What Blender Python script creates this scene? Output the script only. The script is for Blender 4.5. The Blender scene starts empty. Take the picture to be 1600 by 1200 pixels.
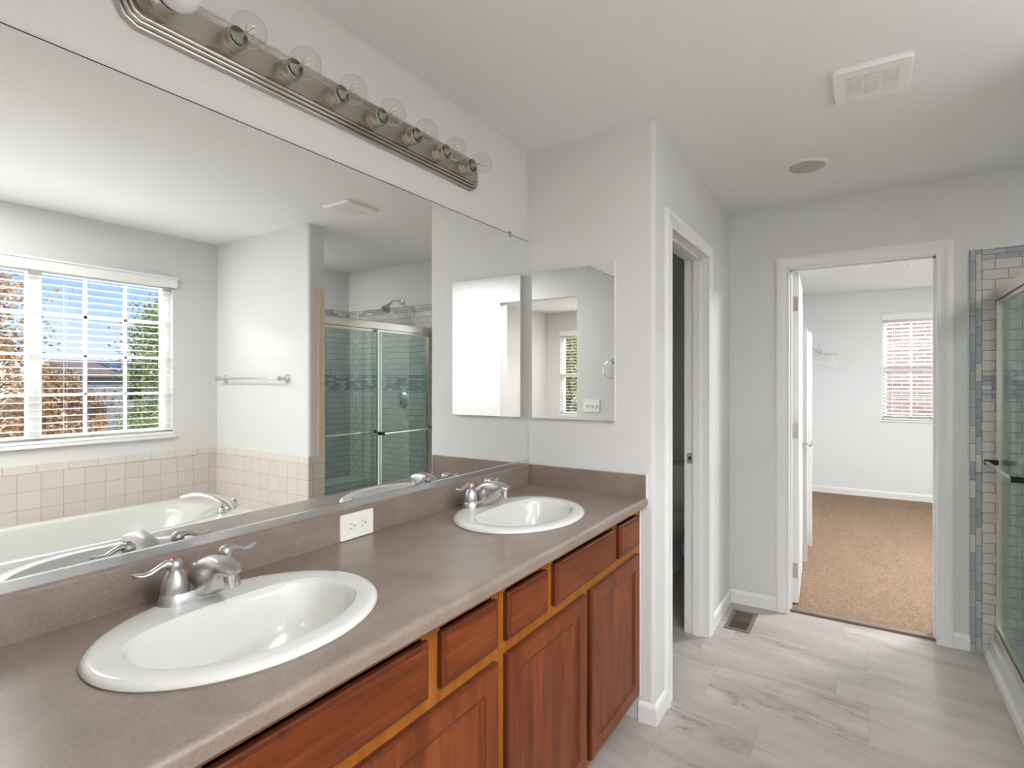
import bpy, bmesh, math, random
from mathutils import Vector, Matrix
random.seed(7)
PI = math.pi
SC = bpy.context.scene
COL = SC.collection

# ------------------------------------------------------------------ camera
FPX = 833.03
cam_data = bpy.data.cameras.new('camera')
cam_data.sensor_width = 36.0
cam_data.lens = FPX * 36.0 / 1600.0
cam_data.shift_x = -(846.4 - 800.0) / 1600.0
cam_data.shift_y = -(600.0 - 595.1) / 1600.0
cam_data.clip_start = 0.02
cam_data.clip_end = 400
cam = bpy.data.objects.new('camera', cam_data)
COL.objects.link(cam)
cam.location = (1.331, 0.0, 1.3862)
cam.rotation_euler = (PI / 2, 0, 0.543)
SC.camera = cam

# ------------------------------------------------------------------ view
SC.view_settings.view_transform = 'Standard'
SC.view_settings.look = 'None'
SC.view_settings.exposure = 0.30
SC.view_settings.gamma = 1.0
SC.view_settings.use_curve_mapping = False
try:
    SC.cycles.max_bounces = 14
    SC.cycles.diffuse_bounces = 6
    SC.cycles.glossy_bounces = 8
    SC.cycles.transmission_bounces = 8
    SC.cycles.transparent_max_bounces = 24
    SC.cycles.use_denoising = True
    SC.cycles.caustics_reflective = True
    SC.cycles.caustics_refractive = False
    SC.cycles.sample_clamp_indirect = 6.0
except Exception:
    pass

# ------------------------------------------------------------------ world
world = bpy.data.worlds.new('sky')
SC.world = world
world.use_nodes = True
wn, wl = world.node_tree.nodes, world.node_tree.links
wn.clear()
w_out = wn.new('ShaderNodeOutputWorld')
w_bg = wn.new('ShaderNodeBackground')
w_bg.inputs['Strength'].default_value = 1.0
w_tc = wn.new('ShaderNodeTexCoord')
w_sep = wn.new('ShaderNodeSeparateXYZ')
wl.new(w_tc.outputs['Generated'], w_sep.inputs[0])
w_ramp = wn.new('ShaderNodeValToRGB')
w_ramp.color_ramp.elements[0].position = 0.0
w_ramp.color_ramp.elements[0].color = (0.90, 0.95, 1.0, 1)
w_ramp.color_ramp.elements[1].position = 0.45
w_ramp.color_ramp.elements[1].color = (0.13, 0.30, 0.85, 1)
e = w_ramp.color_ramp.elements.new(0.12); e.color = (0.42, 0.62, 0.98, 1)
wl.new(w_sep.outputs['Z'], w_ramp.inputs[0])
w_map = wn.new('ShaderNodeMapping'); w_map.inputs['Scale'].default_value = (2.0, 2.0, 9.0)
wl.new(w_tc.outputs['Generated'], w_map.inputs[0])
w_noise = wn.new('ShaderNodeTexNoise'); w_noise.inputs['Scale'].default_value = 2.2; w_noise.inputs['Detail'].default_value = 6
wl.new(w_map.outputs[0], w_noise.inputs['Vector'])
w_cr = wn.new('ShaderNodeValToRGB'); w_cr.color_ramp.elements[0].position = 0.5; w_cr.color_ramp.elements[1].position = 0.75
wl.new(w_noise.outputs['Fac'], w_cr.inputs[0])
w_mix = wn.new('ShaderNodeMixRGB'); w_mix.inputs['Color2'].default_value = (0.95, 0.97, 1.0, 1)
wl.new(w_cr.outputs[0], w_mix.inputs['Fac']); wl.new(w_ramp.outputs[0], w_mix.inputs['Color1'])
wl.new(w_mix.outputs[0], w_bg.inputs['Color'])
wl.new(w_bg.outputs[0], w_out.inputs[0])

# ------------------------------------------------------------------ sun and large lights
def add_light(name, kind, loc, rot, energy, size=None, size_y=None, color=(1, 1, 1), **kw):
    d = bpy.data.lights.new(name, kind)
    d.energy = energy
    d.color = color
    if kind == 'AREA':
        d.shape = 'RECTANGLE'
        d.size = size
        d.size_y = size_y or size
    for k, v in kw.items():
        setattr(d, k, v)
    o = bpy.data.objects.new(name, d)
    o.location = loc
    o.rotation_euler = rot
    COL.objects.link(o)
    return o
add_light('sun', 'SUN', (0, 0, 10), (math.radians(48), 0, math.radians(-40)), 3.8, angle=0.01, color=(1, 0.94, 0.85))
# added area lights outside each window boost its daylight, above any line of sight
add_light('daylight_fill_bath', 'AREA', (3.95, 1.2, 2.95), (0, math.radians(62), 0), 900, 1.2, 1.9, (0.93, 0.96, 1.0))
add_light('daylight_fill_closet', 'AREA', (1.8, 8.5, 2.95), (math.radians(-62), 0, 0), 450, 1.4, 1.2, (1.0, 0.98, 0.96))
add_light('daylight_fill_bedroom', 'AREA', (2.0, -4.1, 2.95), (math.radians(62), 0, 0), 400, 2.0, 1.2, (1.0, 0.98, 0.95))
# unseen fill lights added to brighten closet, bedroom, shower and bathroom
add_light('closet_fill', 'AREA', (2.3, 4.6, 2.40), (0, 0, 0), 78, 0.5, 0.5, (0.97, 0.985, 1.0))
add_light('bedroom_fill', 'AREA', (1.0, -1.4, 2.40), (0, 0, 0), 80, 1.2, 1.2, (1.0, 0.98, 0.96))
add_light('shower_fill', 'AREA', (2.74, 2.55, 2.425), (0, 0, 0), 6.5, 0.18, 0.18, (1.0, 0.98, 0.94))  # added fill for the shower, placed out of view
add_light('bath_ceiling_fill', 'AREA', (2.05, 0.55, 2.43), (0, 0, 0), 34, 0.8, 0.3, (1.0, 0.995, 0.985))  # added fill just under the bathroom ceiling, not a real fixture
add_light('tub_fill', 'POINT', (2.40, 0.50, 1.35), (0, 0, 0), 5, color=(1.0, 0.985, 0.965), shadow_soft_size=0.25)  # small soft fill added over the tub; no lamp hangs here

# ------------------------------------------------------------------ material helpers
def lin(r, g, b):
    f = lambda c: ((c / 255 + 0.055) / 1.055) ** 2.4 if c > 10 else c / 255 / 12.92
    return (f(r), f(g), f(b), 1)

class NT:
    def __init__(s, name):
        s.m = bpy.data.materials.new(name); s.m.use_nodes = True
        s.n = s.m.node_tree.nodes; s.l = s.m.node_tree.links
        s.b = s.n['Principled BSDF']; s.out = s.n['Material Output']
    def node(s, t, **kw):
        x = s.n.new(t)
        for k, v in kw.items():
            setattr(x, k, v)
        return x
    def link(s, a, b): s.l.new(a, b)
    def val(s, inp, v):
        if hasattr(v, 'is_output') or isinstance(v, bpy.types.NodeSocket): s.l.new(v, inp)
        else: inp.default_value = v
    def math(s, op, a, b=0.0):
        x = s.node('ShaderNodeMath', operation=op)
        s.val(x.inputs[0], a); s.val(x.inputs[1], b)
        return x.outputs[0]
    def coord(s, kind='Object', scale=None, rot=None):
        tc = s.node('ShaderNodeTexCoord')
        o = tc.outputs[kind]
        if scale or rot:
            mp = s.node('ShaderNodeMapping')
            if scale: mp.inputs['Scale'].default_value = scale
            if rot: mp.inputs['Rotation'].default_value = rot
            s.link(o, mp.inputs[0]); o = mp.outputs[0]
        return o
    def noise(s, vec, scale, detail=3, rough=0.5, dist=0.0):
        x = s.node('ShaderNodeTexNoise')
        s.link(vec, x.inputs['Vector'])
        x.inputs['Scale'].default_value = scale; x.inputs['Detail'].default_value = detail
        x.inputs['Roughness'].default_value = rough; x.inputs['Distortion'].default_value = dist
        return x.outputs['Fac']
    def ramp(s, fac, stops, interp='LINEAR'):
        x = s.node('ShaderNodeValToRGB'); cr = x.color_ramp; cr.interpolation = interp
        cr.elements[0].position = stops[0][0]; cr.elements[0].color = stops[0][1]
        cr.elements[1].position = stops[-1][0]; cr.elements[1].color = stops[-1][1]
        for p, c in stops[1:-1]:
            e = cr.elements.new(p); e.color = c
        s.link(fac, x.inputs[0]); return x.outputs[0]
    def mix(s, fac, a, b, mode='MIX'):
        x = s.node('ShaderNodeMixRGB', blend_type=mode)
        s.val(x.inputs['Fac'], fac); s.val(x.inputs['Color1'], a); s.val(x.inputs['Color2'], b)
        return x.outputs[0]
    def bump(s, h, strength=0.3, dist=0.002, normal=None):
        x = s.node('ShaderNodeBump'); x.inputs['Strength'].default_value = strength; x.inputs['Distance'].default_value = dist
        s.link(h, x.inputs['Height'])
        if normal is not None: s.link(normal, x.inputs['Normal'])
        s.link(x.outputs[0], s.b.inputs['Normal']); return x.outputs[0]
    def base(s, c=None, rough=None, metal=None, spec=None, coat=None):
        if c is not None: s.val(s.b.inputs['Base Color'], c)
        if rough is not None: s.val(s.b.inputs['Roughness'], rough)
        if metal is not None: s.b.inputs['Metallic'].default_value = metal
        if spec is not None: s.b.inputs['Specular IOR Level'].default_value = spec
        if coat is not None: s.b.inputs['Coat Weight'].default_value = coat; s.b.inputs['Coat Roughness'].default_value = 0.22
        return s.m

def m_paint(name, c, rough=0.6, bs=0.35, scale=260):
    t = NT(name); v = t.coord()
    h = t.noise(v, scale, 2, 0.5)
    t.bump(h, bs, 0.0022)
    c2 = tuple(x * 0.975 for x in c[:3]) + (1,)
    return t.base(t.mix(t.noise(v, 3.0, 2), c, c2), rough)

def m_plain(name, c, rough=0.4, metal=0.0, var=0.03, scale=8, coat=None):
    t = NT(name); v = t.coord()
    c2 = tuple(x * (1 - var) for x in c[:3]) + (1,)
    return t.base(t.mix(t.noise(v, scale, 3), c, c2), rough, metal, coat=coat)

def m_brushed(name, c, rough=0.28, stretch=(4, 4, 200), bs=0.05):
    t = NT(name); v = t.coord(scale=stretch)
    n = t.noise(v, 6, 3)
    t.bump(n, bs, 0.0005)
    r = t.math('ADD', t.math('MULTIPLY', n, 0.12), rough - 0.06)
    return t.base(c, r, 1.0)

def m_glass(name, tint=(0.97, 0.98, 0.97, 1), refl=1.0, rough=0.0):
    t = NT(name)
    t.n.remove(t.b)
    tr = t.node('ShaderNodeBsdfTransparent'); tr.inputs[0].default_value = tint
    gl = t.node('ShaderNodeBsdfGlossy'); gl.inputs['Roughness'].default_value = rough
    gl.inputs['Color'].default_value = (0.95, 0.97, 0.96, 1)
    lw = t.node('ShaderNodeLayerWeight'); lw.inputs['Blend'].default_value = 0.5
    f = t.math('MINIMUM', t.math('MULTIPLY', t.math('ADD', 0.04, t.math('MULTIPLY', t.math('POWER', lw.outputs['Facing'], 5.0), 0.9)), refl), 1.0)
    mx = t.node('ShaderNodeMixShader')
    t.link(f, mx.inputs[0]); t.link(tr.outputs[0], mx.inputs[1]); t.link(gl.outputs[0], mx.inputs[2])
    t.link(mx.outputs[0], t.out.inputs[0])
    return t.m

def m_mirror(name, c=(0.93, 0.945, 0.935, 1)):
    t = NT(name); t.base(c, 0.0, 1.0); return t.m

def m_tile(name, w, h, c_a, c_b, mortar_c, mortar=0.0022, offset=0.5, rough=0.15, colors=None, bias=0.0, uvkind='UV', squash=1.0):
    """ceramic tiles; UVs are in metres"""
    t = NT(name); v = t.coord(uvkind)
    br = t.node('ShaderNodeTexBrick', offset=offset, squash=squash)
    br.inputs['Scale'].default_value = 1.0
    br.inputs['Brick Width'].default_value = w; br.inputs['Row Height'].default_value = h
    br.inputs['Mortar Size'].default_value = mortar; br.inputs['Mortar Smooth'].default_value = 0.1
    br.inputs['Bias'].default_value = bias
    t.link(v, br.inputs['Vector'])
    if colors:
        br.inputs['Color1'].default_value = (0, 0, 0, 1); br.inputs['Color2'].default_value = (1, 1, 1, 1)
        br.inputs['Mortar'].default_value = (0, 0, 0, 1)
        k = t.ramp(br.outputs['Color'], [(i / len(colors), c) for i, c in enumerate(colors)], 'CONSTANT')
        col = t.mix(br.outputs['Fac'], k, mortar_c)
    else:
        br.inputs['Color1'].default_value = c_a; br.inputs['Color2'].default_value = c_b; br.inputs['Mortar'].default_value = mortar_c
        col = br.outputs['Color']
    inv = t.math('SUBTRACT', 1.0, br.outputs['Fac'])
    t.bump(inv, 0.5, 0.0012)
    r = t.math('ADD', t.math('MULTIPLY', br.outputs['Fac'], 0.5), rough)
    return t.base(col, r)

# ------------------------------------------------------------------ materials
M = {}
M['wall'] = m_paint('wall_paint', (0.680, 0.680, 0.670, 1))
M['wall_white'] = m_paint('closet_paint', (0.765, 0.785, 0.79, 1))
M['ceil'] = m_paint('ceiling_paint', (0.80, 0.81, 0.81, 1), 0.7, 0.45, 200)
M['trim'] = m_plain('trim_white', (0.80, 0.80, 0.79, 1), 0.35, var=0.01)
M['vinyl'] = m_plain('vinyl_white', (0.82, 0.82, 0.81, 1), 0.35, var=0.01)
M['blind'] = m_plain('blind_white', (0.84, 0.84, 0.82, 1), 0.45, var=0.01)
M['porcelain'] = m_plain('porcelain', (0.69, 0.69, 0.665, 1), 0.16, var=0.005, coat=0.6)
M['acrylic'] = m_plain('tub_acrylic', (0.56, 0.56, 0.53, 1), 0.16, var=0.01, coat=0.4)
M['mirror'] = m_mirror('silvered_glass')
M['mirror2'] = m_mirror('cabinet_mirror_glass', (0.90, 0.91, 0.91, 1))
M['chrome'] = m_plain('chrome', (0.78, 0.78, 0.80, 1), 0.10, 1.0, var=0.02)
M['channel'] = m_plain('aluminium_channel', (0.80, 0.80, 0.82, 1), 0.26, 1.0, var=0.02)
M['satin'] = m_brushed('satin_nickel', (0.62, 0.61, 0.62, 1), 0.30, (60, 60, 60), 0.02)
M['nickel'] = m_brushed('brushed_nickel', (0.46, 0.415, 0.37, 1), 0.40, (40, 2, 40), 0.02)
M['nickel_rib'] = m_brushed('polished_nickel', (0.52, 0.49, 0.45, 1), 0.16, (200, 3, 3), 0.02)
M['shower_frame'] = m_plain('shower_frame_metal', (0.70, 0.68, 0.62, 1), 0.30, 1.0, var=0.03)
M['black'] = m_plain('black_rubber', (0.01, 0.01, 0.01, 1), 0.4)
M['dark'] = m_plain('dark_cavity', (0.012, 0.009, 0.007, 1), 0.8)
M['bronze'] = m_plain('brown_register_paint', (0.20, 0.145, 0.115, 1), 0.40, 0.3)
M['caulk'] = m_plain('white_caulk', (0.8, 0.8, 0.77, 1), 0.5)
M['outlet'] = m_plain('outlet_plastic', (0.84, 0.84, 0.80, 1), 0.3, var=0.005)
M['red'] = m_plain('red_marker', (0.45, 0.03, 0.03, 1), 0.3)
M['lens'] = m_plain('frosted_lens', (0.46, 0.45, 0.38, 1), 0.4)
M['glass'] = m_glass('window_glass')
M['shower_glass'] = m_glass('shower_glass', (0.83, 0.94, 0.93, 1), 0.8)
M['bulb'] = m_glass('bulb_glass', (0.955, 0.955, 0.955, 1), 1.6)
M['frost'] = m_plain('frosted_bulb', (0.78, 0.80, 0.84, 1), 0.25)
M['filament'] = m_plain('copper_filament', (0.75, 0.38, 0.16, 1), 0.3, 0.6)
M['bulb_base'] = m_plain('bulb_stem', (0.35, 0.38, 0.33, 1), 0.2)
M['beige_plastic'] = m_plain('beige_overflow', (0.62, 0.55, 0.40, 1), 0.4)

def m_counter():
    t = NT('laminate_taupe'); v = t.coord()
    a = t.noise(v, 7, 6, 0.6, 0.4); b = t.noise(v, 160, 3, 0.6)
    c = t.ramp(a, [(0.3, lin(116, 101, 93)), (0.5, lin(129, 113, 104)), (0.7, lin(142, 127, 117))])
    c = t.mix(0.22, c, t.ramp(b, [(0.35, lin(116, 104, 95)), (0.65, lin(160, 148, 137))]))
    t.bump(b, 0.08, 0.0006)
    return t.base(c, 0.30)
M['counter'] = m_counter()

def m_wood(name, dark, mid, light, axis='z', rough=0.3):
    t = NT(name)
    sc = {'z': (9, 9, 0.9), 'y': (9, 0.9, 9), 'x': (0.9, 9, 9)}[axis]
    v = t.coord(scale=sc)
    a = t.noise(v, 3.2, 5, 0.6, 0.8)
    v2 = t.coord(scale=tuple(x * 6 for x in sc))
    b = t.noise(v2, 4, 4, 0.65)
    blotch = t.noise(t.coord(), 3.0, 3, 0.5)
    c = t.ramp(a, [(0.28, dark), (0.5, mid), (0.75, light)])
    c = t.mix(t.math('MULTIPLY', b, 0.35), c, dark)
    c = t.mix(t.math('MULTIPLY', blotch, 0.5), c, mid)
    t.bump(b, 0.05, 0.0004)
    return t.base(c, 0.36, spec=0.25)
CH = (lin(66, 28, 12), lin(110, 52, 22), lin(144, 78, 36))
M['cherry'] = m_wood('cherry_vertical', *CH)
M['cherry_h'] = m_wood('cherry_horizontal', *CH, axis='y')
M['cherry_dark'] = m_wood('cherry_edge_glaze', lin(62, 28, 15), lin(92, 44, 24), lin(112, 58, 33))
M['frame_wood'] = m_wood('honey_frame_wood', lin(112, 62, 20), lin(148, 88, 32), lin(172, 108, 46))

def m_floor():
    t = NT('marble_look_floor')
    tc = t.coord('Object')
    sp = t.node('ShaderNodeSeparateXYZ'); t.link(tc, sp.inputs[0])
    x, y = sp.outputs[0], sp.outputs[1]
    W_, L_ = 0.30, 0.62
    yy = t.math('DIVIDE', t.math('ADD', y, 3.0 - 3.28 + 0.0 + 0.3 * 10), W_)
    row = t.math('FLOOR', yy); fy = t.math('FRACT', yy)
    wn_ = t.node('ShaderNodeTexWhiteNoise', noise_dimensions='1D')
    t.link(row, wn_.inputs['W'])
    xx = t.math('ADD', t.math('DIVIDE', x, L_), t.math('MULTIPLY', wn_.outputs['Value'], 1.0))
    cx_ = t.math('FLOOR', xx); fx = t.math('FRACT', xx)
    def edge(f, size, w):
        a = t.math('MINIMUM', f, t.math('SUBTRACT', 1.0, f))
        return t.math('LESS_THAN', a, w / size)
    joint = t.math('MAXIMUM', edge(fy, W_, 0.0010), edge(fx, L_, 0.0010))
    idn = t.math('ADD', t.math('MULTIPLY', row, 7.31), t.math('MULTIPLY', cx_, 3.17))
    w2 = t.node('ShaderNodeTexWhiteNoise', noise_dimensions='1D'); t.link(idn, w2.inputs['W'])
    tilerand = w2.outputs['Value']
    # vein coordinates: stretched along the plank, shifted per plank
    cb = t.node('ShaderNodeCombineXYZ')
    t.link(t.math('MULTIPLY', t.math('ADD', x, t.math('MULTIPLY', y, 0.35)), 0.9), cb.inputs[0])
    t.link(t.math('ADD', t.math('MULTIPLY', y, 4.2), t.math('MULTIPLY', x, 0.5)), cb.inputs[1])
    t.link(t.math('MULTIPLY', idn, 1.7), cb.inputs[2])
    v = cb.outputs[0]
    n1 = t.noise(v, 1.5, 7, 0.62, 0.7)
    vein = t.math('ABSOLUTE', t.math('SUBTRACT', n1, 0.5))
    thin = t.ramp(vein, [(0.0, (1, 1, 1, 1)), (0.012, (0.35, 0.35, 0.35, 1)), (0.06, (0, 0, 0, 1))])
    n2 = t.noise(v, 0.9, 3)
    mask = t.ramp(n2, [(0.48, (0, 0, 0, 1)), (0.66, (1, 1, 1, 1))])
    cloud = t.noise(v, 2.4, 5, 0.6)
    base = t.ramp(cloud, [(0.3, lin(156, 146, 141)), (0.55, lin(176, 167, 162)), (0.75, lin(188, 180, 175))])
    base = t.mix(t.math('MULTIPLY', tilerand, 0.38), base, lin(170, 160, 155))
    vf = t.math('MULTIPLY', t.math('MULTIPLY', thin, mask), 0.75)
    c = t.mix(vf, base, lin(112, 98, 92))
    c = t.mix(t.math('MULTIPLY', joint, 0.45), c, lin(132, 120, 114))
    t.bump(t.math('SUBTRACT', 1.0, joint), 0.2, 0.0006)
    return t.base(c, 0.33)
M['floor'] = m_floor()

def m_carpet():
    t = NT('tan_carpet'); v = t.coord()
    a = t.noise(v, 150, 4, 0.75); b = t.noise(v, 45, 4, 0.65)
    vs = t.coord(scale=(3.5, 0.8, 1), rot=(0, 0, 0.5)); s_ = t.noise(vs, 2.0, 3, 0.55, 0.6)
    c = t.ramp(a, [(0.34, lin(86, 70, 56)), (0.5, lin(138, 116, 97)), (0.66, lin(186, 164, 142))])
    c = t.mix(t.ramp(s_, [(0.42, (0, 0, 0, 1)), (0.62, (0.4, 0.4, 0.4, 1))]), c, lin(156, 130, 108))
    c = t.mix(t.ramp(b, [(0.4, (0.5, 0.5, 0.5, 1)), (0.6, (0, 0, 0, 1))]), c, lin(118, 96, 76))
    t.bump(a, 0.8, 0.006)
    return t.base(c, 0.95, spec=0.1)
M['carpet'] = m_carpet()

G_DARK = lin(92, 92, 94)
M['subway'] = m_tile('white_subway_tile', 0.1027, 0.0513, lin(205, 200, 196), lin(192, 188, 184), lin(120, 118, 118), 0.0016)
MOS = [lin(158, 165, 170), lin(172, 178, 183), lin(194, 190, 184), lin(160, 165, 168), lin(200, 203, 204), lin(148, 156, 163)]
M['mosaic_band'] = m_tile('glass_mosaic_band', 0.062, 0.0235, None, None, lin(96, 98, 100), 0.0012, 0.37, 0.12, MOS)
M['mosaic_strip'] = m_tile('glass_mosaic_strip', 0.093, 0.0240, None, None, lin(96, 98, 100), 0.0012, 0.42, 0.12, MOS)
M['tub_tile'] = m_tile('square_wall_tile', 0.108, 0.108, lin(208, 200, 193), lin(202, 194, 187), lin(164, 152, 146), 0.0016, 0.0, 0.15)
M['bullnose'] = m_tile('bullnose_tile', 0.152, 0.06, lin(212, 206, 199), lin(207, 201, 194), lin(168, 158, 152), 0.0016, 0.0, 0.15)
M['cream_tile'] = m_tile('cream_edge_tile', 0.152, 0.06, lin(222, 206, 178), lin(216, 200, 172), lin(178, 162, 140), 0.0016, 0.0, 0.15)

def m_leaf(name, cols):
    t = NT(name)
    oi = t.node('ShaderNodeNewGeometry')
    k = t.ramp(oi.outputs['Random Per Island'], [(i / (len(cols) - 1), c) for i, c in enumerate(cols)])
    t.base(k, 0.6)
    t.b.inputs['Subsurface Weight'].default_value = 0.0
    return t.m
M['leaf_autumn'] = m_leaf('autumn_leaves', [lin(150, 108, 78), lin(214, 150, 92), lin(170, 148, 106), lin(226, 176, 116), lin(134, 122, 100)])
M['leaf_green'] = m_leaf('green_leaves', [lin(100, 118, 88), lin(146, 164, 100), lin(188, 196, 112), lin(118, 136, 100)])
M['leaf_yellow'] = m_leaf('yellow_leaves', [lin(170, 160, 60), lin(226, 210, 96), lin(120, 130, 70), lin(240, 226, 130)])
M['bark'] = m_plain('bark', lin(92, 78, 66), 0.9, var=0.3, scale=20)
M['grass'] = m_plain('lawn', lin(112, 116, 72), 0.9, var=0.4, scale=1.5)
M['shingle'] = m_plain('roof_shingles', lin(150, 132, 124), 0.9, var=0.2, scale=3)
M['siding'] = m_plain('house_siding', lin(176, 172, 170), 0.8, var=0.05)
M['tan_siding'] = m_tile('tan_lap_siding', 6.0, 0.16, lin(196, 150, 124), lin(190, 144, 118), lin(140, 100, 82), 0.012, 0.0, 0.6, uvkind='Object')
M['solar'] = m_tile('solar_panel', 1.0, 1.6, lin(52, 56, 104), lin(60, 64, 112), lin(190, 192, 200), 0.02, 0.0, 0.2)
M['brick'] = m_tile('neighbour_brick', 0.21, 0.075, lin(158, 128, 122), lin(122, 100, 98), lin(186, 178, 172), 0.008, 0.5, 0.7)

# ------------------------------------------------------------------ mesh helpers
def new_obj(name, bm, mats, parent=None, smooth=False, bevel=0.0, seg=2, recalc=True):
    if bevel > 0:
        es = [e_ for e_ in bm.edges if len(e_.link_faces) == 2 and e_.calc_face_angle(0) > 0.5]
        if es:
            bmesh.ops.bevel(bm, geom=es, offset=bevel, segments=seg, affect='EDGES', profile=0.5)
    if recalc:
        bmesh.ops.recalc_face_normals(bm, faces=bm.faces)
    me = bpy.data.meshes.new(name)
    bm.to_mesh(me); bm.free()
    if not isinstance(mats, (list, tuple)): mats = [mats]
    for m in mats: me.materials.append(m)
    if smooth:
        me.polygons.foreach_set('use_smooth', [True] * len(me.polygons))
        try:
            me.set_sharp_from_angle(angle=math.radians(38))
        except Exception:
            pass
    o = bpy.data.objects.new(name, me)
    COL.objects.link(o)
    if parent is not None:
        o.parent = parent
        pl = parent
        off = Vector((0, 0, 0))
        while pl is not None:
            off += pl.location; pl = pl.parent
        for v in me.vertices: v.co -= off       # builders use world coordinates; parents are unrotated while building
    return o

def thing(name, label, cat, loc=(0, 0, 0), group=None):
    o = bpy.data.objects.new(name, None)
    o.empty_display_size = 0.05
    COL.objects.link(o)
    o.location = loc
    o['label'] = label; o['category'] = cat
    if group: o['group'] = group
    return o

def tag(o, label, cat, group=None, kind=None):
    o['label'] = label; o['category'] = cat
    if group: o['group'] = group
    if kind: o['kind'] = kind
    return o

def struct(o, label=None):
    o['kind'] = 'structure'
    if label: o['label'] = label
    return o

def box(bm, x0, x1, y0, y1, z0, z1, mat=0):
    vs = [bm.verts.new(p) for p in ((x0, y0, z0), (x1, y0, z0), (x1, y1, z0), (x0, y1, z0), (x0, y0, z1), (x1, y0, z1), (x1, y1, z1), (x0, y1, z1))]
    for f in ((0, 3, 2, 1), (4, 5, 6, 7), (0, 1, 5, 4), (1, 2, 6, 5), (2, 3, 7, 6), (3, 0, 4, 7)):
        fc = bm.faces.new([vs[i] for i in f]); fc.material_index = mat
    return vs

def boxes(name, lst, mat, parent=None, **kw):
    bm = bmesh.new()
    for b in lst: box(bm, *b)
    return new_obj(name, bm, mat, parent, **kw)

def prism(bm, pts, z0, z1, axis='z'):
    """extrude polygon pts; axis z: pts=(x,y); axis y: pts=(x,z); axis x: pts=(y,z)"""
    def P(p, h):
        return (p[0], p[1], h) if axis == 'z' else ((p[0], h, p[1]) if axis == 'y' else (h, p[0], p[1]))
    a = [bm.verts.new(P(p, z0)) for p in pts]; b = [bm.verts.new(P(p, z1)) for p in pts]
    n = len(pts)
    bm.faces.new(a); bm.faces.new(b[::-1])
    for i in range(n):
        bm.faces.new((a[i], a[(i + 1) % n], b[(i + 1) % n], b[i]))

def tube(bm, pts, r, n=12, cap=True, squash=None):
    """round tube along points; r number or list"""
    pts = [Vector(p) for p in pts]
    rs = r if isinstance(r, (list, tuple)) else [r] * len(pts)
    rings = []
    up = Vector((0, 0, 1))
    prev_u = None
    for i, p in enumerate(pts):
        if i == 0: d = pts[1] - p
        elif i == len(pts) - 1: d = p - pts[i - 1]
        else: d = (pts[i + 1] - p).normalized() + (p - pts[i - 1]).normalized()
        d.normalize()
        if prev_u is None:
            u = d.cross(up)
            if u.length < 1e-3: u = d.cross(Vector((1, 0, 0)))
        else:
            u = prev_u - d * prev_u.dot(d)
        u.normalize(); prev_u = u
        w = u.cross(d)
        sq = squash[i] if squash else (1, 1)
        rings.append([bm.verts.new(p + (u * math.cos(2 * PI * k / n) * sq[0] + w * math.sin(2 * PI * k / n) * sq[1]) * rs[i]) for k in range(n)])
    for a, b in zip(rings, rings[1:]):
        for k in range(n):
            bm.faces.new((a[k], a[(k + 1) % n], b[(k + 1) % n], b[k]))
    if cap:
        bm.faces.new(rings[0][::-1]); bm.faces.new(rings[-1])
    return rings

def lathe(bm, prof, c=(0, 0, 0), axis='z', n=24, sx=1.0, sy=1.0, d=None):
    """prof = [(r,h)...] about axis through c"""
    c = Vector(c)
    if d is not None:
        dz = Vector(d).normalized(); ux = dz.orthogonal().normalized(); uy = dz.cross(ux)
    else:
        dz = {'z': Vector((0, 0, 1)), 'x': Vector((1, 0, 0)), 'y': Vector((0, 1, 0))}[axis]
        ux = {'z': Vector((1, 0, 0)), 'x': Vector((0, 1, 0)), 'y': Vector((1, 0, 0))}[axis]
        uy = dz.cross(ux)
    rings = []
    for r, h in prof:
        if r < 1e-6:
            rings.append([bm.verts.new(c + dz * h)])
        else:
            rings.append([bm.verts.new(c + dz * h + ux * (r * sx * math.cos(2 * PI * k / n)) + uy * (r * sy * math.sin(2 * PI * k / n))) for k in range(n)])
    for a, b in zip(rings, rings[1:]):
        for k in range(n):
            k2 = (k + 1) % n
            if len(a) == 1 and len(b) == 1: continue
            if len(a) == 1: bm.faces.new((a[0], b[k2], b[k]))
            elif len(b) == 1: bm.faces.new((a[k], a[k2], b[0]))
            else: bm.faces.new((a[k], a[k2], b[k2], b[k]))
    if len(rings[0]) > 1: bm.faces.new(rings[0][::-1])
    if len(rings[-1]) > 1: bm.faces.new(rings[-1])

def sweep(bm, path, normal, prof, closed=False):
    """mitred moulding: path in a plane with given normal; prof=[(u outward in plane, v along normal)] closed loop"""
    N = Vector(normal).normalized(); P = [Vector(p) for p in path]; n = len(P); rings = []
    for i in range(n):
        d0 = (P[i] - P[i - 1]).normalized() if (closed or i > 0) else None
        d1 = (P[(i + 1) % n] - P[i]).normalized() if (closed or i < n - 1) else None
        if d0 is None: d0 = d1
        if d1 is None: d1 = d0
        n0 = d0.cross(N); n1 = d1.cross(N)
        m = (n0 + n1).normalized(); k = 1.0 / max(0.2, m.dot(n0))
        rings.append([bm.verts.new(P[i] + m * (u * k) + N * v) for u, v in prof])
    q = len(prof)
    for i in range(n if closed else n - 1):
        a, b = rings[i], rings[(i + 1) % n]
        for k in range(q):
            bm.faces.new((a[k], a[(k + 1) % q], b[(k + 1) % q], b[k]))
    if not closed:
        bm.faces.new(rings[0][::-1]); bm.faces.new(rings[-1])

def rounded_rect(x0, x1, y0, y1, r, n=5):
    pts = []
    for cx_, cy_, a0 in ((x1 - r, y1 - r, 0), (x0 + r, y1 - r, 90), (x0 + r, y0 + r, 180), (x1 - r, y0 + r, 270)):
        for k in range(n + 1):
            a = math.radians(a0 + 90 * k / n)
            pts.append((cx_ + r * math.cos(a), cy_ + r * math.sin(a)))
    return pts

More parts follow.
